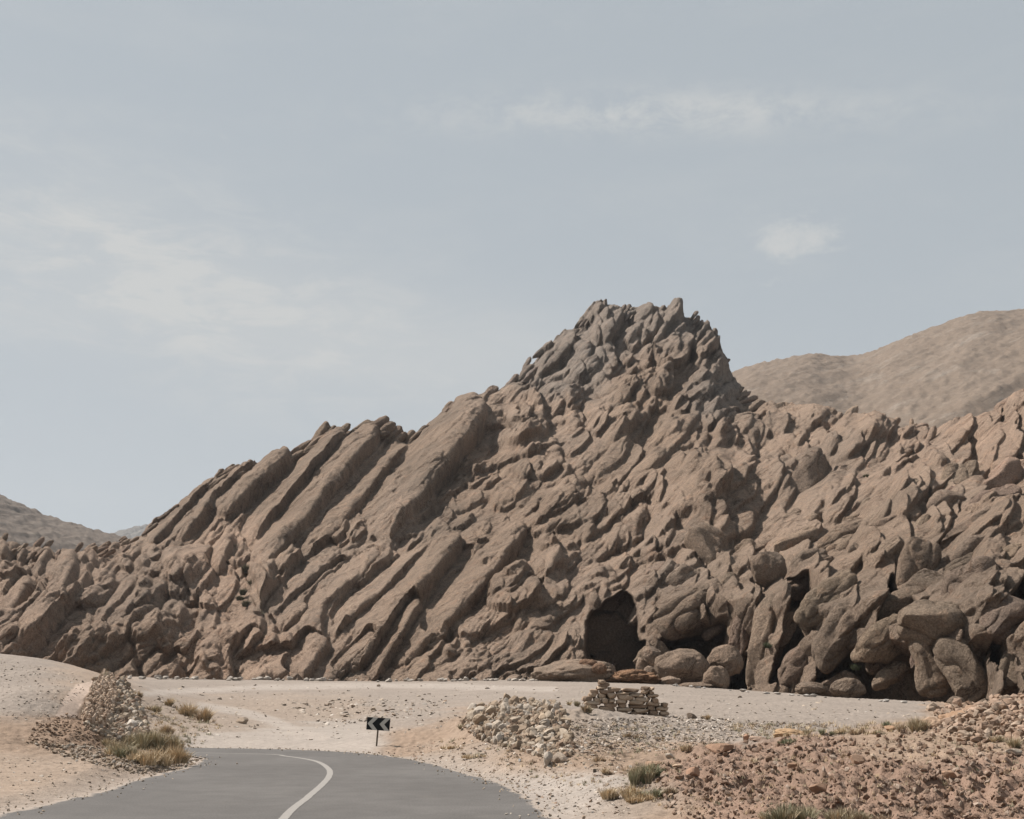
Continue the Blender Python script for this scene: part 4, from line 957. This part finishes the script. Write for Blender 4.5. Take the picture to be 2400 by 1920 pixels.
boulder(1486, 1610, 116, 40, 112, (.26, .155, .095), 'long low orange outcrop below the dark hollow', 31, rough=.3)
boulder(1352, 1612, 200, 66, 114, (.29, .215, .16), 'low pinkish dirt mound at the foot of the rocks left of the orange outcrop', 32, rough=.16, name='dirt_mound')
boulder(1625, 1618, 90, 18, 110, DRK, 'long flat slab lying on the rim before the boulders', 33)
boulder(1900, 1632, 70, 34, 100, DRK, 'low brown boulder at the rim in the shade of the right rocks', 34)
boulder(1985, 1640, 80, 50, 98, DRK, 'ledge shaped boulder at the rim next to the low brown one', 35)
boulder(2240, 1658, 40, 26, 84, DRK, 'small boulder at the lower end of the rim near the red mound', 36)
boulder(2185, 1728, 66, 44, 27.5, (.34, .235, .165), 'rounded pale orange rock at the left end of the crest outcrop', 37, rough=.2, mat=small_material('crest_rock', 2.0))
boulder(2262, 1735, 120, 66, 28, (.27, .175, .115), 'large orange brown outcrop with a dark underside on the crest at right', 38, ang=-12, rough=.25, mat=bpy.data.materials['crest_rock'])
boulder(2290, 1700, 90, 44, 29, (.30, .20, .14), 'reddish boulder on top of the crest behind the large outcrop', 39, rough=.25, mat=bpy.data.materials['crest_rock'])
boulder(1853, 1737, 76, 28, 30, (.30, .20, .12), 'domed orange rock with green grass growing before it', 40, rough=.22, mat=bpy.data.materials['crest_rock'])

# ------------------------------------------------------------------ ruined wall of dark stones
def wall():
    Y = 42.0; mpp = Y / 2755; r = np.random.default_rng(8)
    g = gpt(1470, 1676)[0]
    courses = [(1671, 9.5, 1384, 1561), (1662, 10, 1374, 1566), (1652, 9, 1367, 1567), (1643, 10, 1367, 1562), (1633, 10, 1378, 1548), (1624, 9, 1384, 1540), (1615, 8, 1396, 1530),
               (1607, 9, 1400, 1428), (1607, 8, 1504, 1530), (1599, 8, 1404, 1424)]
    VV, FFc, CC = [], [], []; o = 0
    for py, h_, xa, xb in courses:
        x_ = xa + r.uniform(-3, 2)
        while x_ < xb - 5:
            w_ = min(r.uniform(16, 50), xb - x_ + 3); slope = (x_ + w_ / 2 - 1470) * .085
            for dy in (0.0, .30):
                v, f_ = ST3[r.integers(len(ST3))]; v = np.sign(v) * np.abs(v) ** .62
                S3 = np.array([w_ * .54, r.uniform(.20, .27) / mpp, h_ * r.uniform(.56, .72)]) * mpp
                c3 = P3(x_ + w_ / 2, py + slope + r.normal() * .8 + 3, Y); c3[1] += dy + r.normal() * .035
                W = v * S3; th = r.normal() * .03 - .07; W = np.c_[W[:, 0] * math.cos(th) - W[:, 2] * math.sin(th), W[:, 1], W[:, 0] * math.sin(th) + W[:, 2] * math.cos(th)] + c3
                VV.append(W); FFc.append(f_ + o); o += len(W)
                cc = np.array([(.27, .197, .143), (.32, .24, .175), (.22, .16, .117), (.36, .28, .21)][r.integers(4)]); CC.append(np.broadcast_to(cc, W.shape))
            x_ += w_
    loc = P3(1470, 1676, Y)
    make_obj('ruined_wall', np.concatenate(VV), np.concatenate(FFc), STONE_M, np.concatenate(CC), smooth=False, loc=loc,
             label='short ruined dry stone wall of dark stacked stones on the gravel bank', cat='wall')
wall()
def dry_wall():
    r = np.random.default_rng(18); VV, FFc, CC = [], [], []; o = 0
    poly = np.array([(190, 1695), (205, 1650), (225, 1612), (240, 1580), (262, 1590), (272, 1640), (255, 1690), (235, 1712)], float)
    q = r.uniform((185, 1578), (280, 1715), (2600, 2)); q = q[inside(q[:, 0], q[:, 1], poly)]; P = gpt(q[:, 0], q[:, 1]); P = P[~np.isnan(P[:, 0])]
    for p_ in P:
        v, f_ = ST1[r.integers(8)]; v = np.sign(v) * np.abs(v) ** .8; s = p_[1] / 2700
        W = (v * np.array([3.6, 5.0, 8.5]) * r.uniform(.5, 1.35, 3) * s) @ rotm(r, .38).T + p_ + np.array([0, r.uniform(0, .3), .06 + r.uniform(0, .22)])
        VV.append(W); FFc.append(f_ + o); o += len(W); cc = np.array([(.37, .285, .215), (.33, .24, .178), (.41, .32, .25), (.28, .205, .15)][r.integers(4)]); CC.append(np.broadcast_to(cc, W.shape))
    loc = gpt(235, 1700)[0]
    make_obj('dry_stone_wall', np.concatenate(VV), np.concatenate(FFc), STONE_M, np.concatenate(CC), smooth=False, loc=loc,
             label='collapsed wall of upright brown stone slabs set on edge, left of the road bend', cat='wall')
dry_wall()

# ------------------------------------------------------------------ grass tufts and bushes
m, t, b = mat_base('dry_grass'); L(t, mulv(t, attr(t), noise_tex(t, geo(t), 9, 3, .6), .8, 1.2), b.inputs['Base Color']); GRASS_M = m
b.inputs['Roughness'].default_value = .8
STRAW = (.49, .39, .265); OLIVE = (.26, .235, .155); GREEN = (.16, .185, .115); TWIG = (.31, .235, .17); GOLD = (.45, .335, .21)
tn = [0]
def tuft(px, py, wpx, hpx, cols, label, group=None, n_=None, name='grass_tuft', cat='grass tuft', upright=.85, Y=None):
    g = gpt(px, py)[0] if Y is None else P3(px, py, Y)
    if np.isnan(g[0]): return
    tn[0] += 1; r = np.random.default_rng(900 + tn[0]); mpp = g[1] / 2720
    Wd, Ht = wpx * mpp, hpx * mpp; n_ = n_ or int(np.clip(wpx * hpx * .30, 140, 2000)); K = 4
    ph = r.uniform(0, 6.283, n_); rr = np.sqrt(r.uniform(0, 1, n_))
    nclump = max(3, int(wpx / 9)); ca = r.uniform(0, 6.283, nclump); cr = np.sqrt(r.uniform(0, 1, nclump)) * .40; ci = r.integers(nclump, size=n_)
    bx = (np.cos(ca[ci]) * cr[ci] + np.cos(ph) * rr * .10) * Wd; by = (np.sin(ca[ci]) * cr[ci] + np.sin(ph) * rr * .10) * Wd * .7
    ch = r.uniform(.6, 1.0, nclump)[ci] * r.uniform(.35, 1.0, n_) * (1 - .45 * (np.hypot(bx, by) / (Wd * .5)) ** 2)
    lean = r.uniform(.1, 1.3, n_) * upright; dirx = np.cos(ph); diry = np.sin(ph)
    ww = r.uniform(.5, 1.1, n_) * np.clip(mpp * 1.3, .006, .04)
    V = []; s = np.linspace(0, 1, K)
    for k in range(K):
        h_ = Ht * ch * s[k] * (1 - .25 * lean * s[k]); ox = bx + dirx * lean * Ht * ch * s[k] ** 1.6 * .8; oy = by + diry * lean * Ht * ch * s[k] ** 1.6 * .8
        wk = ww * (1 - s[k]) ** .7 + 1e-4; tx, ty = -np.sin(ph * 3), np.cos(ph * 3)
        V.append(np.stack([ox - tx * wk, oy - ty * wk, h_], -1)); V.append(np.stack([ox + tx * wk, oy + ty * wk, h_], -1))
    V = np.stack(V, 1); idx = np.arange(n_)[:, None] * (2 * K); Fc = []
    for k in range(K - 1): Fc.append(np.concatenate([idx + 2 * k, idx + 2 * k + 1, idx + 2 * k + 3, idx + 2 * k + 2], 1))
    cc = np.array(cols)[r.integers(len(cols), size=nclump)][ci] * .6 + np.array(cols)[r.integers(len(cols), size=n_)] * .4
    cc = cc * (1 + r.normal(size=(n_, 1)) * .14); cc = np.clip(np.repeat(cc[:, None], 2 * K, 1).reshape(-1, 3), .02, .6)
    return make_obj(name, V.reshape(-1, 3) + g - np.array([0, 0, .02]), np.concatenate(Fc), GRASS_M, cc, smooth=False, loc=g, label=label, cat=cat, group=group)
S_ = [STRAW, GOLD, STRAW, OLIVE]
tuft(444, 1680, 62, 44, [GOLD, STRAW, TWIG], 'wide golden dry tuft on the plain left of the lone stone')
tuft(478, 1692, 32, 54, [GOLD, STRAW, TWIG], 'tall narrow golden tuft touching the wide golden tuft on its right')
tuft(390, 1721, 42, 36, [TWIG, GOLD, STRAW], 'brown round tuft below the wide golden tuft')
tuft(318, 1636, 34, 28, [STRAW, TWIG], 'small dry tuft just right of the collapsed wall top')
tuft(402, 1656, 30, 30, [GOLD, OLIVE], 'small upright tuft up behind the wide golden tuft')
tuft(362, 1668, 56, 26, [OLIVE, STRAW, TWIG], 'low olive tuft left of the wide golden tuft')
for x_, y_, w_, h_, c_, lb in ((285, 1772, 70, 44, [OLIVE, STRAW], 'leftmost olive clump of the tall grass beside the bend'), (330, 1792, 60, 40, [STRAW, GOLD], 'straw clump low in the middle of the tall grass beside the bend'),
    (365, 1796, 60, 50, [STRAW, STRAW, GOLD], 'pale straw clump at the front of the tall grass beside the bend'), (402, 1788, 56, 48, [STRAW, GOLD], 'rightmost straw clump of the tall grass, nearest the asphalt'),
    (345, 1755, 70, 50, [STRAW, OLIVE], 'olive and straw clump at the back of the tall grass beside the bend'), (388, 1760, 60, 50, [GOLD, OLIVE, STRAW], 'golden clump at the back right of the tall grass beside the bend'),
    (310, 1745, 60, 30, [OLIVE, STRAW], 'low olive clump between the white stones and the tall grass'), (255, 1752, 40, 26, [STRAW, OLIVE], 'small tuft at the right foot of the brown dirt mound')):
    tuft(x_, y_, w_ * 1.35, h_ * 1.3, c_, lb, n_=int(w_ * h_ * .26))
tuft(283, 1778, 34, 34, [GREEN, OLIVE], 'bright green weed at the left of the tall grass beside the bend', name='weed', cat='plant')
tuft(322, 1790, 26, 22, [GREEN, OLIVE], 'small green weed at the foot of the straw clump', name='weed', cat='plant')
tuft(247, 1597, 18, 36, [OLIVE, STRAW], 'small olive plant on top of the collapsed wall at left', name='weed', cat='plant')
tuft(1342, 1655, 32, 26, [STRAW, OLIVE], 'round dry tuft left of the ruined wall')
tuft(1372, 1672, 28, 34, [STRAW, OLIVE, TWIG], 'dry tuft standing before the left end of the ruined wall')
tuft(1660, 1688, 20, 20, [GOLD, STRAW], 'tiny upright tuft right of the dark angular stone')
tuft(1478, 1730, 56, 24, [TWIG, STRAW], 'low brown twiggy tuft below the ruined wall'); tuft(1545, 1735, 36, 14, [GOLD, TWIG], 'low orange brown tuft right of the twiggy tuft')
tuft(1400, 1786, 40, 26, [TWIG, GOLD], 'reddish brown tuft on the bank right of the rubble heap'); tuft(1422, 1818, 26, 30, [TWIG, STRAW], 'thin dry tuft just left of the green bush')
tuft(1495, 1842, 66, 74, [GREEN, OLIVE, STRAW], 'tall green bush with straw at its foot on the right bank', name='bush', cat='bush', upright=.4)
tuft(1532, 1825, 50, 52, [GREEN, OLIVE, STRAW], 'green and straw bush touching the tall green bush on its right', name='bush', cat='bush')
tuft(1525, 1872, 56, 40, [GREEN, OLIVE], 'low green bush below the tall green bush', name='bush', cat='bush'); tuft(1455, 1872, 100, 50, [STRAW, STRAW, GOLD], 'wide pale straw tuft at the foot of the green bush'); tuft(1500, 1880, 70, 34, [STRAW, GOLD], 'straw tuft between the low green bush and the road shoulder')
tuft(1572, 1862, 38, 30, [TWIG, OLIVE], 'small brown bush right of the low green bush', name='bush', cat='bush')
tuft(1683, 1752, 34, 22, [OLIVE, (.17, .17, .12)], 'grey green weed on the gravel above the red mound', name='weed', cat='plant'); tuft(1608, 1762, 40, 26, [TWIG, STRAW], 'dry twiggy tuft on the gravel left of the red mound')
tuft(1850, 1742, 70, 18, [OLIVE, GREEN], 'green grass before the domed orange rock'); 
for x_, w_, h_, c_, lb in ((1895, 50, 22, [STRAW, OLIVE], 'leftmost straw tuft of the row along the crest'), (1937, 32, 26, [GREEN, OLIVE], 'green tuft in the row along the crest'), (1975, 54, 24, [GOLD, STRAW], 'golden tuft right of the green one in the crest row'),
    (2015, 46, 24, [STRAW, TWIG], 'straw tuft left of the triangular red stone'), (2050, 40, 20, [STRAW, OLIVE], 'low straw tuft touching the triangular red stone')):
    tuft(x_, 1722, w_, h_, c_, lb)
tuft(2076, 1706, 26, 26, [GREEN, OLIVE], 'small dark green weed behind the crest row', name='weed', cat='plant'); tuft(2140, 1714, 78, 48, [TWIG, OLIVE, STRAW], 'large brown twiggy bush left of the crest outcrop', name='bush', cat='bush')
tuft(2338, 1742, 34, 30, [STRAW, OLIVE], 'straw tuft right of the large orange outcrop'); tuft(2392, 1756, 60, 44, [OLIVE, STRAW, TWIG], 'olive bush at the right edge of the picture below the crest', name='bush', cat='bush')
tuft(1860, 1925, 130, 62, [OLIVE, (.15, .15, .10), STRAW], 'large olive bush at the bottom edge on the red mound', name='bush', cat='bush', n_=2600); tuft(1985, 1930, 110, 44, [TWIG, STRAW, OLIVE], 'brown and straw bush at the bottom edge right of the large olive bush', name='bush', cat='bush')
tuft(1800, 1925, 70, 30, [STRAW, OLIVE], 'low straw tuft at the bottom edge left of the large olive bush'); tuft(2075, 1930, 60, 30, [STRAW, TWIG], 'sparse straw tuft at the bottom edge, farthest right')
tuft(1060, 1755, 60, 14, [STRAW, GOLD], 'very low dry grass on the shoulder left of the rubble heap'); tuft(1110, 1778, 80, 16, [STRAW, GOLD], 'low golden grass strip on the shoulder below the rubble heap'); tuft(1085, 1712, 24, 26, [OLIVE, TWIG], 'round olive tuft at the left end of the rubble heap')
# thin wisps of dry grass over the banks, too many and too slight to count
def wisps_(name, poly, n_, seed, label, hmax=12):
    P, q = in_poly(poly, n_, seed); P = P[road_clear(P)]; r = np.random.default_rng(seed); VV, FFc, CC = [], [], []; o = 0
    for p_ in P:
        nb_l = r.integers(6, 26); mpp = p_[1] / 2720; ht = r.uniform(4, hmax) * mpp
        ph = r.uniform(0, 6.283, nb_l); le = r.uniform(.2, 1.1, nb_l) * ht; base_ = p_ + np.c_[r.normal(size=(nb_l, 2)) * ht * .35, np.zeros(nb_l)]
        tip = base_ + np.c_[np.cos(ph) * le * .7, np.sin(ph) * le * .7, le * .9]; wv = np.c_[-np.sin(ph), np.cos(ph), 0 * ph] * np.clip(mpp * .7, .004, .03)
        tri = np.stack([base_ - wv, base_ + wv, tip], 1).reshape(-1, 3); VV.append(tri); FFc.append(np.arange(len(tri)).reshape(-1, 3) + o); o += len(tri)
        c_ = np.array([STRAW, GOLD, TWIG, OLIVE][r.integers(4)]) * r.uniform(.7, 1.05); CC.append(np.broadcast_to(c_, tri.shape))
    make_obj(name, np.concatenate(VV), np.concatenate(FFc), GRASS_M, np.concatenate(CC), smooth=False, kind='stuff', label=label, cat='dry grass')
wisps_('dry_grass', [(1000, 1745), (1340, 1700), (1600, 1700), (1720, 1745), (1600, 1800), (1560, 1900), (1400, 1860), (1150, 1800)], 420, 601, 'sparse wisps of dry grass over the bank between the rubble heap and the red mound')
wisps_('dry_grass', [(1600, 1800), (2100, 1735), (2400, 1700), (2400, 1915), (1620, 1915)], 330, 603, 'sparse wisps of dry grass over the red mound', 14)
wisps_('dry_grass', [(1700, 1700), (2180, 1695), (2160, 1722), (1750, 1735)], 260, 605, 'thin fringe of dry grass where the gravel meets the red mound', 14)
wisps_('dry_grass', [(250, 1700), (420, 1640), (520, 1700), (420, 1800), (240, 1790)], 320, 607, 'sparse wisps of dry grass around the collapsed wall and the bend', 13)
# shrubs on the rocks
rp = np.random.default_rng(4)
for x_, y_, s in ((578, 1330, 26), (590, 1360, 30), (572, 1385, 26), (585, 1410, 30), (600, 1435, 24), (560, 1400, 18)):
    p0, nb = base_at(x_, y_); tuft(x_, y_ + s * .4, s * 1.2, s, [(.10, .10, .07), (.13, .12, .08)], 'dark scrubby shrub in the gully between the pink slab and the long slabs', group='shrubs in the rock gully', name='shrub', cat='shrub', Y=p0[1] - 2.5, n_=500, upright=.9)
for x_, y_, s, lb in ((1800, 1510, 22, 'small green shrub on the shaded slab right of the boulders'), (2005, 1560, 26, 'dark green shrub in the black shade under the right boulders'), (2030, 1113, 14, 'tiny green shrub in a cleft high on the right rocks')):
    p0, nb = base_at(x_, y_); tuft(x_, y_ + s * .4, s, s, [(.09, .105, .06), (.11, .115, .07)], lb, name='shrub', cat='shrub', Y=p0[1] - 3.0, n_=400, upright=.9)

# ------------------------------------------------------------------ chevron sign
def box(cx, cy, cz, sx, sy, sz_, bev=.0):
    bm = bmesh.new(); bmesh.ops.create_cube(bm, size=1)
    for v in bm.verts: v.co = (v.co.x * sx, v.co.y * sy, v.co.z * sz_)
    if bev: bmesh.ops.bevel(bm, geom=bm.edges[:], offset=bev, segments=2, affect='EDGES')
    for v in bm.verts: v.co += mathutils.Vector((cx, cy, cz))
    return bm
def bmobj(name, bm, mat, parent, smooth=False):
    me = bpy.data.meshes.new(name); bm.to_mesh(me); bm.free(); me.materials.append(mat)
    o = bpy.data.objects.new(name, me); C.objects.link(o); o.parent = parent; return o
def plain(name, colr, rough_=.6, metal=0, var=.15, s=6):
    m, t, b = mat_base(name); b.inputs['Roughness'].default_value = rough_; b.inputs['Metallic'].default_value = metal
    L(t, mulv(t, mixc(t, 0.0, colr, colr), noise_tex(t, geo(t), s, 5, .7), 1 - var, 1 + var), b.inputs['Base Color']); return m
BLK = plain('sign_black', (.012, .014, .016), .5); WHT = plain('sign_white', (.40, .40, .375), .5, 0, .08, 20); STEEL = plain('post_steel', (.11, .09, .068), .6, 0, .35, 8)
g = gpt(882, 1750)[0]; k = g[1] / 2760
sg = bpy.data.objects.new('chevron_sign', None); C.objects.link(sg); sg.location = tuple(g); sg.rotation_euler = (0, R(3.6), R(-3))
tag(sg, 'black road sign with two white chevrons pointing left on a leaning steel post', 'road sign')
Wp, Hp = 54.5 * k, 28 * k; z0 = 36 * k
bmobj('post', box(0, .03, (z0 + Hp * .9) / 2 - .1, .052, .04, z0 + Hp * .9 + .2, .004), STEEL, sg)
pl = bmobj('sign_board', box(0, 0, z0 + Hp / 2, Wp, .012, Hp, .002), BLK, sg)
back = bmobj('rim', box(0, .009, z0 + Hp / 2, Wp + .006, .006, Hp + .006, .001), plain('sign_rim', (.25, .24, .22), .5), pl)
def chev(x0):   # tip at x0, arms sweep right; fractions of the board
    bm = bmesh.new(); th = .205 * Wp; ar = .235 * Wp; e = .49 * Hp
    pts = [(x0, 0), (x0 + ar, e), (x0 + ar + th, e), (x0 + th, 0), (x0 + ar + th, -e), (x0 + ar, -e)]
    fr = [bm.verts.new((x, -.0095, z0 + Hp / 2 + z)) for x, z in pts]; bk = [bm.verts.new((x, -.0062, z0 + Hp / 2 + z)) for x, z in pts]
    for a, b_ in ((0, 1), (3, 0)): pass
    bm.faces.new([fr[0], fr[3], fr[2], fr[1]]); bm.faces.new([fr[0], fr[5], fr[4], fr[3]])
    for i in range(6): bm.faces.new([fr[i], fr[(i + 1) % 6], bk[(i + 1) % 6], bk[i]])
    bmesh.ops.recalc_face_normals(bm, faces=bm.faces[:]); return bm
bmobj('chevron', chev(-.465 * Wp), WHT, pl); bmobj('chevron', chev(.055 * Wp), WHT, pl)
for zz in (.25, .75):
    bmobj('bracket', box(0, .017, z0 + Hp * zz, .09, .010, .03), STEEL, pl)

# ------------------------------------------------------------------ haze
hz = box(0, 1150, 235, 6000, 3300, 490)
m = bpy.data.materials.new('haze'); m.use_nodes = True; t = m.node_tree; t.nodes.clear()
vp = N(t, 'ShaderNodeVolumePrincipled'); vp.inputs['Density'].default_value = 0.00007; vp.inputs['Color'].default_value = (.86, .9, .96, 1); vp.inputs['Anisotropy'].default_value = .2
L(t, vp.outputs[0], N(t, 'ShaderNodeOutputMaterial').inputs['Volume'])
tag(bmobj('haze', hz, m, None), kind='stuff', label='thin pale desert haze that fades the far hills', cat='haze')
